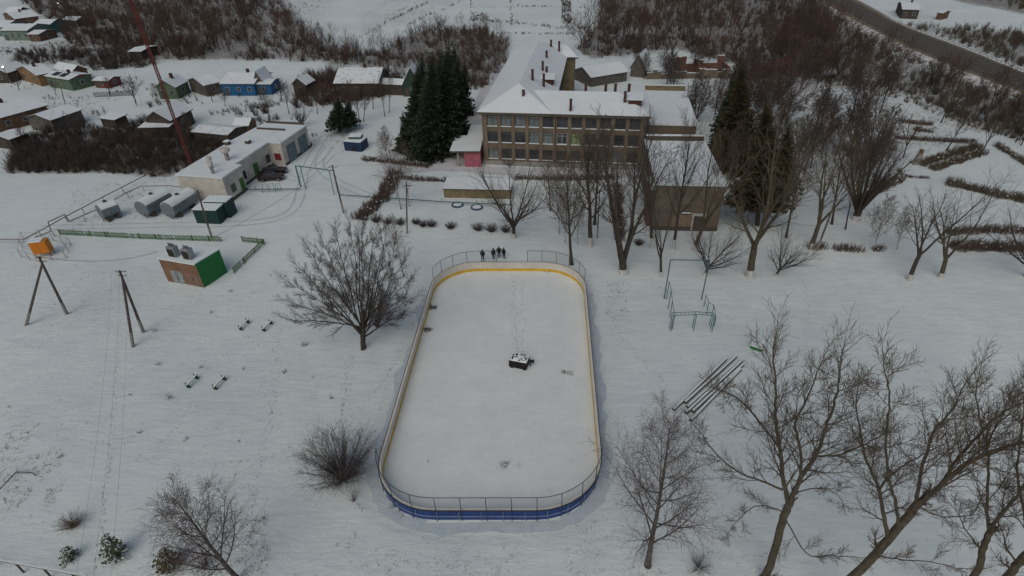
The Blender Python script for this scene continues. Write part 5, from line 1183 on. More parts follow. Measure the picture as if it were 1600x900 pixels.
TL = [  # proto, base px, top px, label, rotation, x-scale
 (pBirchN, (1012,885), (1040,648), 'weeping bare birch standing alone right of the rink corner', .4, .92),
 (pBirchL, (374,908), (262,752), 'bare birch leaning left at the bottom edge over the small pines', 4.6, 1.15),
 (pSp, (803,372), (803,250), 'round crowned bare tree in front of the low pavilion', .3, 1.0),
 (pUp2, (893,413), (872,225), 'dark slim trunked tree touching the right far corner of the rink fence', 1.0, 1.0),
 (pYg, (874,366), (868,268), 'thin sapling on the left of the trees by the far rink corner', 2.0, .7),
 (pYg, (883,380), (888,285), 'thin sapling just right of the other one by the far rink corner', 4.0, .6),
 (pYg, (903,383), (905,290), 'thin double stemmed sapling behind the far rink corner', 5.0, .6),
 (pUp, (922,386), (918,195), 'limewashed upright tree in front of the school windows', .7, 1.0),
 (pUp2, (929,351), (935,190), 'tree behind the limewashed upright one, nearer the school', 2.4, 1.0),
 (pMu, (974,426), (978,180), 'multi stemmed limewashed tree right of the far rink corner', .2, 1.15),
 (pUp, (1019,388), (1010,160), 'tall limewashed tree at the left edge of the boiler house', 3.3, .6),
 (pFk2, (1033,432), (1035,285), 'smaller limewashed tree by the goal frame left post', 1.2, .8),
 (pUp, (1052,390), (1080,165), 'tall tree crossing the boiler house front, left of its door', 5.1, .6),
 (pFk, (1085,391), (1155,170), 'right leaning limewashed tree in front of the boiler house door', 2.2, .8),
 (pSp, (1101,430), (1140,345), 'low crooked tree behind the right post of the goal frame', 4.4, 1.0),
 (pFk, (1172,432), (1225,150), 'big limewashed tree with wide low branches between goal frame and rink side trees', .9, 1.1),
 (pSp, (1211,432), (1255,362), 'little crooked tree right of the big limewashed tree', 2.8, 1.0),
 (pFk, (1266,388), (1330,190), 'limewashed tree left of the slim pole, forked high', 3.9, 1.0),
 (pVs, (1337,342), (1390,150), 'many stemmed fan shaped tree in front of the park hedges', 1.3, 1.05),
 (pUp2, (1321,358), (1345,210), 'thin tree at the left foot of the fan shaped one', .5, .55),
 (pYg, (1364,391), (1390,300), 'slim pale birch behind the hedge stub', 1.4, .9),
 (pYg, (1401,390), (1420,320), 'second slim pale birch, left of the two limewashed right hand trees', 3.4, .8),
 (pFk2, (1420,438), (1475,265), 'left one of the two limewashed trees at the right edge, leaning right', .1, 1.05),
 (pFk, (1469,434), (1530,275), 'right one of the two limewashed trees at the right edge', 5.4, 1.1),
 (pSp, (1603,432), (1630,300), 'bare tree cut by the right frame edge', 2.1, .8),
 (pBirchM, (627,327), (600,205), 'pale birch with hanging twigs on the left by the hedge', .3, .75),
 (pBirchM, (640,323), (628,215), 'dark stemmed birch just right of the pale one by the hedge', 2.2, .6),
 (pBirchM, (631,433), (608,335), 'small leaning birch behind the linden crown', 4.1, .7),
 (pUp2, (421,189), (408,130), 'dark tree in the gardens above the garage roof', 1.7, 1.0),
 (pUp2, (452,178), (440,125), 'thin tree in the gardens, second above the garage', .2, .9),
 (pVs, (470,197), (470,158), 'low fan shaped bush tree above the far garage corner', .4, 1.2),
 (pUp2, (496,178), (492,130), 'bare garden tree left of the bushy pine', 3.7, .9),
 (pUp2, (562,192), (552,130), 'bare tree right of the bushy pine', 2.7, .9),
 (pUp2, (568,190), (578,128), 'bare tree next to the one right of the bushy pine', 5.7, .8),
 (pUp2, (601,182), (592,110), 'left stem of the twin trees before the steep gable', 1.2, .6),
 (pUp2, (608,176), (612,108), 'right stem of the twin trees before the steep gable', 4.2, .6),
 (pYg, (605,250), (600,195), 'pale young tree beside the blue container', 4.2, 1.0),
 (pUp, (214,166), (200,115), 'bare tree by the village board fence', 4.2, 1.2),
 (pUp2, (305,152), (300,120), 'small garden tree before the green gabled house', 1.2, 1.2),
 (pUp2, (375,196), (370,165), 'garden tree between the sheds above the garage', 2.0, 1.3),
 (pUp2, (1235,300), (1260,170), 'bare tree behind the dark conifer, left of the fan tree', .3, .8),
 (pUp2, (1200,200), (1210,110), 'bare tree behind the farther dark spruce', 3.0, .9),
 (pSp, (880,262), (878,235), 'low bushy tree by the left of the school front', 3.0, 1.3),
 (pSp, (795,262), (795,245), 'round low bush tree before the second school window', 1.0, 1.3),
 (pUp, (955,335), (948,195), 'upright tree behind the multi stemmed one, in front of the school windows', 2.1, .9),
 (pUp, (992,322), (990,205), 'upright tree between the multi stemmed tree and the boiler house', 3.9, .8),
 (pUp2, (860,330), (850,235), 'thin tree in front of the middle of the school', 1.2, .9),
 (pUp2, (1112,345), (1150,190), 'tree at the right corner of the boiler house', 2.7, .8),
 (pUp2, (1228,372), (1262,210), 'thin tree between the crooked little tree and the forked one', 5.5, .8),
 (pUp2, (1300,350), (1330,190), 'thin tree left behind the fan shaped tree', 4.7, .8),
 (pUp2, (1470,192), (1502,115), 'slim tree leaning right on the slope above the park rows', .4, .9),
 (pUp2, (1478,236), (1530,150), 'slim tree between the park rows and the diagonal hedge pair', 1.9, .9),
 (pUp2, (1530,246), (1582,155), 'slim tree at the upper end of the diagonal hedge pair', 3.1, .9),
 (pUp2, (1587,222), (1625,140), 'dark slim tree at the right edge, left of its close neighbour', 4.1, .8),
 (pUp2, (1595,227), (1640,150), 'dark slim tree cut by the right edge beside the park hedge', 5.1, .8),
 (pUp2, (88,150), (80,122), 'little garden tree by the village lane', .4, 1.3),
 (pUp, (172,150), (165,118), 'garden tree between the lane and the dark red shed', 1.4, 1.3),
 (pUp2, (245,160), (238,128), 'garden tree before the left gable of the green house', 2.6, 1.3),
 (pUp, (332,160), (328,128), 'garden tree before the grey plastered house', 3.7, 1.3),
 (pUp2, (352,166), (350,140), 'small garden tree below the blue house', 4.4, 1.4),
 (pUp, (440,160), (436,120), 'broad bare garden tree right of the blue annex', 5.3, 1.4),
 (pUp2, (505,168), (502,126), 'bare tree among the dark bushes left of the long dark house', .9, 1.3),
 (pUp, (545,165), (545,122), 'bare tree in front of the long dark house', 2.2, 1.3),
 (pUp2, (583,170), (582,124), 'bare tree at the right end of the long dark house', 3.2, 1.2),
 (pUp, (30,142), (24,112), 'garden tree before the tan boarded house', 2.9, 1.2),
]
for pr_, b, tpx, lb, rot, sx in TL: place(pr_, b, tpx, lb, rot, sx=sx)
# ---- many stemmed shrub and bushes
def bush_mesh(H, W_, stems, sub, rad, spread=1.0, droop=0.0):
    m = MB()
    for i in range(stems):
        a = rnd.uniform(0, 6.28); sp = rnd.random()**.6*spread; d = Vector((math.cos(a)*sp*W_/H*.5, math.sin(a)*sp*W_/H*.5, 1)).normalized(); p = Vector((math.cos(a)*.15*sp, math.sin(a)*.15*sp, 0)); pts = [p]; L_ = H*rnd.uniform(.72, 1.0)
        for k in range(4): d = (d+rv()*.10+Vector((0, 0, -droop))).normalized(); p = p+d*L_/4; pts.append(p)
        m.tube(pts, [rad, rad*.8, rad*.6, rad*.45, rad*.3], 3, cap=False)
        for q in range(sub):
            t = rnd.uniform(.8, 3.9); j = min(3, int(t)); s_ = pts[j].lerp(pts[j+1], t-j); e = (d+rv()*.75).normalized(); l2 = L_*rnd.uniform(.12, .3); k1 = s_+e*l2*.5; e2 = (e+rv()*.4).normalized(); m.tube([s_, k1, k1+e2*l2*.5], [rad*.45, rad*.35, rad*.22], 3, cap=False)
    return m
b = bush_mesh(5.2, 10.5, 130, 26, .019, 1.0, .015); o = b.build('bare_shrub', TWIG); p = at(536, 750); o.location = (p.x, p.y, -.05); tag(o, 'large many stemmed bare shrub at the near left corner of the rink', 'shrub')
b = bush_mesh(5.0, 6.0, 34, 26, .02, 1.0, .01); o = b.build('bare_shrub', TWIGR); p = at(575, 533); o.location = (p.x+.6, p.y+2.5, 0); tag(o, 'dense reddish twiggy bush tangled behind the linden trunk', 'shrub')
b = bush_mesh(1.5, 2.3, 120, 6, .012, 1.3, .06); o = b.build('dead_bush', DRY); p = at(116, 822); o.location = (p.x, p.y, -.02); tag(o, 'round dry brown bush above the small pines at lower left', 'bush')
b = bush_mesh(1.6, 2.4, 50, 8, .014, 1.1, .02); o = b.build('bare_shrub', TWIGR); p = at(322, 885); o.location = (p.x, p.y, -.02); tag(o, 'thin reddish undergrowth at the foot of the leaning birch', 'shrub')
b = bush_mesh(1.6, 1.6, 20, 5, .012, 1.0, 0); o = b.build('bare_shrub', TWIGR); p = at(553, 782); o.location = (p.x, p.y, -.02); tag(o, 'tiny reddish sapling beside the trench at the rink corner', 'shrub')
b = bush_mesh(1.2, 3.0, 60, 6, .012, 1.3, 0); o = b.build('bare_shrub', TWIG); p = at(1092, 888); o.location = (p.x, p.y, -.02); tag(o, 'low twiggy undergrowth right of the birch trunk at the bottom edge', 'shrub')
# weeds sticking out of the snow: one mesh, many small things
wp_ = bush_mesh(.5, .6, 14, 3, .014, 1.2, 0).build('weed_clump', TWIG); p = at(249, 569); wp_.location = (p.x, p.y, 0); tag(wp_, 'small dark weed clump poking out of the snowy field', 'weed', 'weed clumps in the snowy field')
for i, (x, y, s_) in enumerate([(361,455,.9), (330,489,.9), (423,431,.5), (314,575,.8), (381,577,.6), (268,623,1.5), (220,676,.8), (291,687,.9), (373,690,.5), (475,541,1.3), (445,583,1.0), (519,623,.9), (205,617,.6), (96,713,.9), (325,760,1.1), (445,433,.7), (549,690,.7), (670,722,.5), (490,590,.5), (243,517,1.0)]):
    o = wp_.copy(); COL.objects.link(o); p = at(x, y); o.location = (p.x, p.y, 0); o.scale = (s_, s_, s_); o.rotation_euler.z = i
# ---- conifers
def conifer(label, base, top, R_, mt, seed, snow=0, name='spruce', skirt=.03, dens=1.0, group=None, trunkm=BARK):
    rnd.seed(seed); b = at(*base); H = up(b, *top); t = thing(name, label, 'tree', b, group); lean = (atY(*top, b.y).x-b.x); lean = max(-.15*H, min(.15*H, lean))
    m = MB(); m.tube([b, b+Vector((lean*.5, 0, H*.5)), b+Vector((lean, 0, H*.98))], [R_*.07+.06, R_*.045+.03, .02], 7); m.build('trunk', trunkm, t)
    c = MB(); s = c; tiers = int(H*3.2*dens)
    for k in range(tiers):
        u = k/tiers; z = H*(skirt+(1-skirt)*u); rad = R_*((1-u)**.85)*rnd.uniform(.82, 1.12)+.12; nb_ = int(9+rad*3.0); cx = b+Vector((lean*z/H, 0, z)); a0 = rnd.uniform(0, 6.28)
        for q in range(nb_):
            a = a0+6.283*q/nb_+rnd.uniform(-.25, .25); l = rad*rnd.uniform(.62, 1.15); d = Vector((math.cos(a), math.sin(a), 0)); sd = Vector((-d.y, d.x, 0)); pts = []
            for w in range(5): x = w/4; pts.append(cx+d*l*x+Vector((0, 0, -.28*l*x+.20*l*x*x)))
            for w in range(1, 5):      # needle sprays on both sides and hanging below
                p = pts[w]; wd = l*(.26-.035*w)*rnd.uniform(.8, 1.25)+.06; pv = pts[w-1]
                for sg in (-1, 1):
                    e = p+sd*sg*wd-d*wd*.15+Vector((0, 0, -wd*rnd.uniform(.2, .7))); i0 = len(c.v)
                    c.v += [tuple(pv), tuple(p+Vector((0, 0, .03))), tuple(e)]; c.f.append((i0, i0+1, i0+2)); c.m.append(0)
                    e2 = pv.lerp(p, .5)+sd*sg*wd*.4-Vector((0, 0, wd*rnd.uniform(.5, 1.0))); i0 = len(c.v); c.v += [tuple(pv), tuple(p), tuple(e2)]; c.f.append((i0, i0+1, i0+2)); c.m.append(0)
                if snow and rnd.random() < snow:
                    o_ = Vector((0, 0, .05)); ww = wd*.55; s.hexa([pv-sd*ww*.5+o_*.3, p-sd*ww*.4+o_*.3, p+sd*ww*.4+o_*.3, pv+sd*ww*.5+o_*.3, pv-sd*ww*.3+o_*1.6, p-sd*ww*.2+o_*1.6, p+sd*ww*.2+o_*1.6, pv+sd*ww*.3+o_*1.6], 1)
    c.build('crown', [mt, SNOW], t)
    return t
SG = 'dense group of dark spruces left of the school'
cs = [((648,236), (655,98), 3.8, 'leftmost tall spruce of the dark group left of the school'), ((668,246), (680,78), 4.2, 'near spruce in the middle of the dark group'), ((690,238), (712,62), 4.4, 'tallest spruce of the dark group with a sharp tip'), ((706,215), (733,82), 3.9, 'right spruce of the dark group beside the path'), ((682,215), (692,74), 4.0, 'spruce behind the middle of the dark group'), ((655,210), (668,84), 3.8, 'spruce at the back left of the dark group'), ((702,185), (722,66), 3.8, 'rearmost spruce of the dark group'), ((720,180), (742,92), 3.0, 'smaller spruce at the back right of the dark group')]
for i, (b_, tq, r_, lb) in enumerate(cs): conifer(lb, b_, tq, r_, NEEDLE, 20+i, group=SG)
conifer('small young spruce in front of the left side of the dark group', (634,237), (629,172), 1.7, NEEDLE, 40, snow=.03)
conifer('large dark brownish spruce behind the boiler house roof', (1150,262), (1160,96), 5.0, NEEDLEB, 41)
conifer('tall dark spruce just left behind the large brownish one', (1132,240), (1148,110), 3.8, NEEDLE, 43)
conifer('dark brown conifer right of the boiler house', (1183,352), (1200,155), 4.3, NEEDLEB, 42, skirt=.22)
conifer('slim dark conifer behind the right side of the brown one', (1215,318), (1235,190), 2.8, NEEDLEB, 44, skirt=.2)
conifer('distant dark conifer by the road wood, upper right', (1245,38), (1250,2), 1.8, NEEDLE, 45)
conifer('bushy green pine with several stems behind the blue container', (530,207), (533,152), 3.0, NEEDLE, 46, name='pine', skirt=.25)
conifer('bushy green pine close beside the other behind the blue container', (545,203), (545,158), 2.6, NEEDLE, 47, name='pine', skirt=.25)
conifer('snow dusted young pine, largest of the three at lower left', (181,872), (176,832), 1.15, NEEDLEP, 50, snow=.35, name='young_pine', dens=.7)
conifer('snow dusted little pine, leftmost of the three at lower left', (110,874), (108,855), .75, NEEDLEP, 51, snow=.4, name='young_pine', dens=1.3)
conifer('yellowish young pine under the leaning birch', (264,884), (260,856), 1.05, mat('yellow_pine_needles', (.11, .10, .035), .9, .4, 3), 52, snow=.2, name='young_pine', dens=1.3)
# ---- hedges
def hedge(label, pts, w, h, mt=TWIGR, dens=38, group='clipped bare hedges'):
    rnd.seed(len(label)+len(pts)*7+int(pts[0][0])); P = smooth([at(*p) for p in pts], 4) if len(pts) > 2 else [at(*p) for p in pts]; m = MB(); sn = MB()
    for i in range(len(P)-1):
        L_ = (P[i+1]-P[i]).length; f = Fr(P[i], P[i+1]-P[i]); n = int(L_*w*dens)
        for k in range(n):
            x = rnd.uniform(0, L_); y = rnd.uniform(-.5, .5)*w*(.9+.7*noise.noise(f(x, 0, 0)*.7)); b = f(x+rnd.gauss(0, .15), y, -.05); hh = h*rnd.uniform(.55, 1.12)*(1+.35*noise.noise(f(x, 0, 0)*1.1)); e = b+Vector((rnd.gauss(0, .13), rnd.gauss(0, .13), hh)); md = b.lerp(e, .5)+rv()*.06
            m.tube([b, md, e], [.022, .018, .010], 3, cap=False)
            for q in range(3): s_ = b.lerp(e, rnd.uniform(.35, .95)); m.tube([s_, s_+rv()*rnd.uniform(.15, .34)], [.012, .007], 3, cap=False)
        for k in range(int(L_*w*1.5)):
            x, y = rnd.uniform(0, L_), rnd.uniform(-.45, .45)*w; q = f(x, y, h*rnd.uniform(.45, .9)); a = rnd.uniform(.05, .13); g = Fr(q, rv()); sn.hexa([g(-a, -a, q.z), g(a, -a, q.z), g(a, a, q.z), g(-a, a, q.z), g(-a*.5, -a*.5, q.z+a*.7), g(a*.5, -a*.5, q.z+a*.7), g(a*.5, a*.5, q.z+a*.7), g(-a*.5, a*.5, q.z+a*.7)])
    t = thing('hedge', label, 'hedge', P[0], group); m.build('twigs', mt, t); sn.build('snow_clumps', SNOW, t); return t
hedge('thick bare hedge curving down towards the linden', [(560,345),(582,325),(600,308),(612,285),(618,272)], 2.8, 1.3)
hedge('long low hedge along the school path, left part', [(620,279),(690,284),(742,286)], 1.2, .9)
hedge('low hedge stub left of the porch steps along the school path', [(752,284),(785,285)], 1.2, .9)
hedge('hedge below the blue container and the spruces', [(566,250),(610,254),(655,260),(672,262)], 1.4, .9)
hedge('long low hedge running under the school windows', [(800,280),(880,281),(960,280)], 1.2, 1.0)
hedge('narrow dark hedge running towards the viewer between tree rows', [(964,292),(966,330),(968,378)], 1.5, 1.2)
hedge('low hedge piece right of the slim pole', [(1302,391),(1346,392)], 1.3, 1.1)
hedge('tiny hedge stub beside the slim birch', [(1364,392),(1380,391)], 1.2, .9)
hedge('small hedge piece at the foot of the slim pole', [(1262,388),(1290,389)], 1.2, 1.1)
hedge('thick front hedge at the right frame edge behind the limewashed trees', [(1485,388),(1540,389),(1610,392)], 1.9, 1.3, dens=48)
hedge('thin rear hedge at the right frame edge', [(1480,366),(1540,362),(1610,364)], 1.6, 1.1)
hedge('diagonal thick hedge running to the right frame edge', [(1478,287),(1530,300),(1610,318)], 1.9, 1.3, TWIGO, 50)
hedge('upper hedge of the diagonal pair in the park', [(1437,259),(1480,245),(1530,230)], 1.5, 1.2, TWIGO, 50)
hedge('lower hedge of the diagonal pair in the park', [(1455,266),(1500,252),(1535,240)], 1.5, 1.2, TWIGO, 50)
hedge('low brown V shaped hedge by the stone monument', [(1404,266),(1414,276),(1452,279)], .7, .5, TWIGR, 40)
hedge('short diagonal hedge behind the fan shaped tree', [(1372,298),(1410,280)], 1.8, 1.1, TWIGO)
hedge('hedge row at the upper right frame edge', [(1555,228),(1580,243),(1610,262)], 1.4, 1.0, TWIGO)
hedge('short hedge row, upper one of the park rows', [(1405,191),(1456,196)], 1.6, .9)
hedge('short hedge row, middle one of the park rows', [(1427,203),(1458,208)], 1.6, .9)
hedge('long hedge row, lowest of the park rows', [(1400,217),(1460,220),(1525,224)], 1.6, .9)
for x, y, s_, lb in [(588,347,1.2, 'clipped round bush nearest the hedge end'), (607,350,1.0, 'second round bush from the hedge end'), (626,351,1.0, 'third round bush, left of the dark pole'), (651,350,.9, 'round bush just right of the dark pole'), (661,354,.9, 'round bush touching the one right of the dark pole'), (674,354,1.0, 'round bush at the right end of the left row'), (705,357,1.0, 'single round bush between the two rows'), (747,360,1.1, 'left bush of the right hand row'), (768,362,1.2, 'middle bush of the right hand row'), (790,363,1.0, 'right bush of the right hand row'), (997,383,.9, 'small round bush right of the multi stemmed tree'), (556,236,1.3, 'brown bush in front of the blue container')]:
    b = bush_mesh(1.2*s_, 2.3*s_, 110, 7, .018, 1.2, .0); o = b.build('round_bush', TWIG); p = at(x, y); o.location = (p.x, p.y, -.02); tag(o, lb, 'bush', 'clipped round bushes')
# ---- woods: individual bare trees of the far woods (copies, too small to show their parts)
def far_proto(kind, H, tw):
    P, fr = spec(kind, H); P = dict(P); P['n'] = [P['n'][0]]+[max(2, int(round(n*.62))) for n in P['n'][1:]]; P['tip'] = .03; P['seg'] = [max(2, s-1) for s in P['seg'][:4]]; P['n'] = P['n'][:3]
    st = grow([], Vector((0, 0, 0)), Vector((0, 0, 1)), H*fr, .18, 0, P); top = max(max(p.z for p in s[0]) for s in st); k = H/top
    m = MB()
    for pts, rad, lv in st: m.tube([p*k for p in pts], rad, [5, 4, 3, 3][lv], 0, cap=False)
    o = m.build('wood_tree', tw); o['_h'] = H; return o
FP = [far_proto('upright', 11, TWIGR), far_proto('spread', 11, TWIGR), far_proto('vase', 10, TWIG), far_proto('birch', 12, TWIG), far_proto('fork', 12, TWIGR)]
WOODN = {'left thicket': (16, 4.5, 'bare tree rising from the dark thicket left of the garage'), 'left hedge band': (8, 5, 'bare small tree in the bush band above the village lane'), 'wood by the village': (42, 11, 'bare tree in the dark wood beyond the village'),
 'wood left of fields': (30, 8, 'bare tree in the wood left of the snowy fields'), 'wood behind gable': (38, 6.5, 'bare tree in the wood behind the steep gable'), 'wood behind school': (50, 11, 'bare tree in the reddish wood behind the school'),
 'right wood': (32, 8, 'bare tree in the wood below the road'), 'wood across road': (8, 7, 'bare tree beyond the road'), 'courtyard trees': (28, 10, 'slim bare tree between the ruin and the annex'), 'park trees': (46, 11, 'bare slim tree of the park right of the conifers')}
rnd.seed(77); first = set()
for nm, (cnt, H, lb) in WOODN.items():
    poly = POLY_WOOD[nm][0]; xs = [p[0] for p in poly]; ys = [p[1] for p in poly]; k = 0; guard = 0
    while k < cnt and guard < 4000:
        guard += 1; x, y = rnd.uniform(min(xs), max(xs)), rnd.uniform(max(-30, min(ys)), max(ys))
        if not inpoly([x], [y], poly)[0]: continue
        p = at(x, y); 
        if p.y > 480: continue
        q = rnd.randrange(5); pr_ = FP[3 if nm in ('courtyard trees', 'park trees') and rnd.random() < .6 else q]; o = pr_ if pr_.name not in first else pr_.copy()
        if o is not pr_: COL.objects.link(o)
        first.add(pr_.name); s_ = H*rnd.uniform(.65, 1.15)/pr_['_h']; o.location = (p.x, p.y, 0); o.scale = (s_*rnd.uniform(.8, 1.1),)*2+(s_,); o.rotation_euler = (rnd.uniform(-.06, .06), rnd.uniform(-.06, .06), rnd.uniform(0, 6.28))
        tag(o, lb, 'tree', 'trees: '+nm); k += 1
# ---- thicket: ground covering scrub that nobody could count
def tiny_tree():
    P, fr = spec('upright', 1.0); P = dict(P); P['seg'] = [4, 3, 2]; P['n'] = [13, 6]; P['tip'] = .0025; st = grow([], Vector((0, 0, 0)), Vector((0, 0, 1)), 1.0, .014, 0, P); m = MB()
    for pts, rad, lv in st: m.tube(pts, rad, 3, 0, cap=False)
    return m
def scrub(name, label, areas, mt, seed, cat='scrub', trees=False):
    rg = np.random.default_rng(seed); rnd.seed(seed); tm = []
    for _ in range(5):
        b = tiny_tree() if trees else bush_mesh(1.0, 1.0, 16, 7, .016, 1.0, 0); tm.append((np.array(b.v), np.array(b.f)))
    VV = []; FF = []; n0 = 0
    for poly, step, h0, h1 in areas:      # step: px spacing
        xs = [p[0] for p in poly]; ys = [p[1] for p in poly]; A = (max(xs)-min(xs))*(max(ys)-min(ys)); N = int(A/step**2); x = rg.uniform(min(xs), max(xs), N); y = rg.uniform(min(ys), max(ys), N); ok = inpoly(x, y, poly)
        for px, py in zip(x[ok], y[ok]):
            if py < -35: continue
            p = at(px, py); cl_n = noise.noise((p.x*.05, p.y*.05, seed))
            if cl_n < (-.9 if name == 'field_stubble' or step < 4.5 else -.32): continue
            h = rg.uniform(h0, h1)*(1+.5*cl_n); tv, tf = tm[rg.integers(5)]; a = rg.uniform(0, 6.28); c, s_ = math.cos(a), math.sin(a); w = h*rg.uniform(.7, 1.5) if not trees else h*rg.uniform(.7, 1.1)
            V2 = np.empty_like(tv); V2[:, 0] = (tv[:, 0]*c-tv[:, 1]*s_)*w+p.x; V2[:, 1] = (tv[:, 0]*s_+tv[:, 1]*c)*w+p.y; V2[:, 2] = tv[:, 2]*h; VV.append(V2); FF.append(tf+n0); n0 += len(tv)
    V_ = np.concatenate(VV); F_ = np.concatenate(FF); me = bpy.data.meshes.new(name); me.vertices.add(len(V_)); me.vertices.foreach_set('co', V_.ravel()); me.loops.add(F_.size); me.loops.foreach_set('vertex_index', F_.ravel().astype(np.int32)); me.polygons.add(len(F_)); me.polygons.foreach_set('loop_start', np.arange(0, F_.size, 4, dtype=np.int32)); me.polygons.foreach_set('loop_total', np.full(len(F_), 4, dtype=np.int32)); me.update(calc_edges=True); me.materials.append(mt)
    o = bpy.data.objects.new(name, me); COL.objects.link(o); tag(o, label, cat, kind='stuff'); print(name, len(VV)); return o
PW = {k: v[0] for k, v in POLY_WOOD.items()}
scrub('thicket', 'dense dark leafless scrub between the village and the garage', [(PW['left thicket'], 4.2, .8, 2.4), (PW['left hedge band'], 4.2, 1.0, 2.6), ([(380,185),(425,165),(440,195),(400,205)], 7, .6, 1.4), ([(330,160),(420,168),(420,182),(330,180)], 5, .8, 1.7), ([(60,150),(150,150),(170,180),(130,185)], 7, .3, .8), ([(225,148),(300,150),(320,165),(230,170)], 7, .5, 1.3), ([(330,148),(445,150),(440,166),(330,162)], 7, .5, 1.2), ([(120,128),(240,118),(245,140),(180,146)], 8, .4, 1.1), ([(0,122),(60,128),(60,140),(0,140)], 9, .3, .7), ([(430,186),(470,180),(500,215),(470,225)], 8, .4, 1.0)], TWIG, 3)
scrub('thicket', 'reddish leafless undergrowth of the far woods across the top', [(PW['wood by the village'], 5.2, .7, 3.4), (PW['wood left of fields'], 6, .6, 3.0), (PW['wood behind gable'], 6, .6, 2.6), (PW['wood behind school'], 5.6, .6, 3.0), ([(455,170),(480,120),(600,108),(640,120),(600,150),(540,168),(480,168)], 4.4, 1.2, 3.0)], TWIGR, 5)
scrub('thicket', 'brown leafless scrub around the road and the park at the right', [(PW['right wood'], 5.8, .5, 2.2), (PW['wood across road'], 5, .8, 2.6), ([(1290,118),(1420,140),(1500,178),(1610,210),(1610,225),(1500,195),(1400,155),(1290,132)], 4, .6, 1.3), ([(1540,-30),(1640,-30),(1640,25),(1500,0)], 5, 1.0, 2.6), ([(1100,130),(1380,160),(1400,240),(1140,290)], 11, .5, 1.5)], TWIGO, 7)
scrub('distant_trees', 'far bare trees standing close together in the woods across the top of the picture', [(PW['wood by the village'], 13, 7, 12), (PW['wood left of fields'], 13, 4, 8), (PW['wood behind gable'], 12, 3.5, 7), (PW['wood behind school'], 13, 7, 12), (PW['right wood'], 17, 5, 9)], TWIGR, 13, cat='trees', trees=True)
def bnd(pts, w): return [(x, y-w/2) for x, y in pts]+[(x, y+w/2) for x, y in pts][::-1]
scrub('field_stubble', 'dark rows of stubble and stalks dividing the far snowy plots', [(bnd([(560,60),(600,38),(640,18),(690,-6)], 3), 2.6, .5, 1.1), (bnd([(640,38),(665,26),(700,12),(735,-6)], 2.5), 2.6, .5, 1.0), (bnd([(600,30),(640,10),(670,-6)], 2), 3, .4, .8), (bnd([(735,33),(800,36),(870,44),(940,46)], 3), 2.6, .5, 1.2), ([(736,20),(763,20),(763,32),(735,32)], 2.4, .4, .9), ([(877,-6),(893,-6),(892,40),(878,39)], 2.3, .5, 1.3),
 (bnd([(800,10),(872,11)], 2.5), 2.6, .4, .8), (bnd([(775,52),(880,54),(905,50)], 2.2), 2.6, .4, .8), (bnd([(838,-6),(832,38)], 3), 3.5, .3, .7), ([(800,-6),(802,40),(798,40),(796,-6)], 2.5, .4, .9), ([(735,0),(739,0),(737,20),(733,20)], 2.5, .4, .8), ([(905,12),(925,12),(925,15),(905,15)], 3, .3, .7), ([(445,0),(520,-6),(500,12),(440,40)], 6, .4, 1.0), ([(0,68),(230,66),(240,78),(100,76),(0,92)], 6, .4, 1.2)], TWIG, 9)
# ---- dry stalks and clods through the snow
def tufts(name, label, areas, mt, seed, cat):
    rg = np.random.default_rng(seed); m = MB()
    for poly, n, h in areas:
        xs = [p[0] for p in poly]; ys = [p[1] for p in poly]; x = rg.uniform(min(xs), max(xs), n); y = rg.uniform(min(ys), max(ys), n); ok = inpoly(x, y, poly)
        for px, py in zip(x[ok], y[ok]):
            p = at(px, py)
            if name == 'dry_grass' and noise.noise((p.x*.28, p.y*.28, seed)) < -.05: continue
            z = gh(p)-.02
            for k in range(4):
                q = Vector((p.x+rg.normal(0, .12), p.y+rg.normal(0, .12), z)); a = rg.uniform(0, 6.28); w = .018*(1+h) if name == 'dry_grass' else rg.uniform(.03, .10); e = q+Vector((rg.normal(0, .09), rg.normal(0, .09), h*rg.uniform(.5, 1.2))); s_ = Vector((math.cos(a)*w, math.sin(a)*w, 0)); m.add([q-s_, q+s_, e], [(0, 1, 2)])
    o = m.build(name, mt); return tag(o, label, cat, kind='stuff')
def band(pts, w):
    out_ = []; back = []
    for x, y in pts: out_.append((x, y-w/2)); back.append((x, y+w/2))
    return out_+back[::-1]
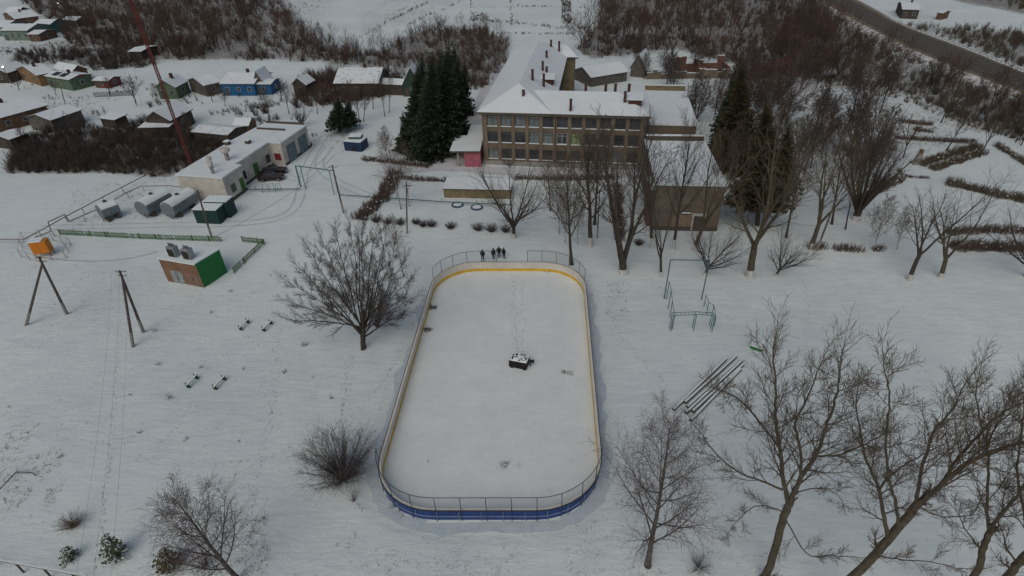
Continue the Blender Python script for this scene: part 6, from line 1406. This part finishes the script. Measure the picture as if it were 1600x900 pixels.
tufts('dry_grass', 'sparse dry grass stalks sticking through the snow', [([(0,665),(70,660),(120,700),(90,780),(40,850),(0,870)], 700, .2), ([(0,440),(250,460),(330,620),(300,760),(120,700),(0,660)], 350, .12), ([(560,830),(1190,820),(1190,900),(420,900)], 900, .13), ([(240,840),(420,800),(420,900),(240,900)], 500, .25),
  ([(550,690),(595,700),(640,810),(560,800)], 300, .25), ([(110,300),(260,262),(340,300),(110,372)], 900, .3), ([(20,372),(120,370),(120,420),(10,420)], 60, .25), ([(440,195),(560,205),(540,240),(470,235)], 500, .3), ([(0,56),(240,66),(240,84),(0,92)], 700, .5), ([(60,150),(190,150),(170,180),(60,175)], 300, .4),
  ([(560,60),(610,0),(720,-5),(640,40)], 700, .4), (band([(600,38),(640,18),(690,-4)], 3), 250, .4), (band([(665,32),(700,14),(730,-5)], 3), 200, .4), ([(735,20),(763,20),(763,32),(735,32)], 500, .5), ([(877,-5),(893,-5),(892,40),(877,38)], 800, .5), (band([(735,12),(870,10)], 3), 300, .4), (band([(740,34),(870,42),(940,44)], 3), 400, .4),
  (band([(780,50),(900,52)], 2.5), 200, .4), ([(1240,100),(1420,140),(1600,210),(1600,235),(1400,175),(1240,150)], 1500, .5), ([(1400,30),(1620,70),(1620,110),(1440,50)], 1200, .6), ([(1380,175),(1540,180),(1530,235),(1400,225)], 800, .4), ([(1130,560),(1500,560),(1500,620),(1130,600)], 250, .1), ([(300,440),(450,420),(560,800),(300,760)], 500, .12)], DRY, 4, 'grass')
tufts('snow_debris', 'dark clods and twigs lying on and around the rink', [([(950,440),(990,440),(985,505),(945,500)], 110, .08), (band([(575,760),(590,720),(600,690),(612,650)], 14), 90, .14), ([(875,575),(897,580),(897,588),(872,584)], 60, .08), ([(668,477),(684,479),(682,484),(670,484)], 160, .16), ([(662,512),(676,514),(674,519),(662,518)], 160, .16), ([(876,578),(896,582),(894,588),(878,584)], 120, .14), ([(848,421),(860,422),(859,426),(849,426)], 90, .14), ([(784,724),(794,722),(790,731),(785,731)], 60, .14), ([(705,459),(711,459),(711,464),(705,464)], 30, .1), ([(780,725),(792,722),(790,734),(782,733)], 30, .1), ([(808,725),(814,727),(812,732),(808,730)], 30, .1), ([(858,766),(864,767),(863,771),(858,770)], 30, .1), ([(845,420),(860,420),(860,426),(845,425)], 40, .08), ([(620,700),(700,600),(920,650),(930,780),(650,790)], 120, .05), ([(800,440),(815,440),(812,550),(795,550)], 50, .05), ([(880,440),(925,440),(935,600),(905,600)], 80, .05)], CLOD, 8, 'debris')
for m in (NEEDLE, NEEDLEB, NEEDLEP): m.use_backface_culling = False
for o in bpy.data.objects:
    if '_h' in o: del o['_h']
print('objects', len(bpy.data.objects))
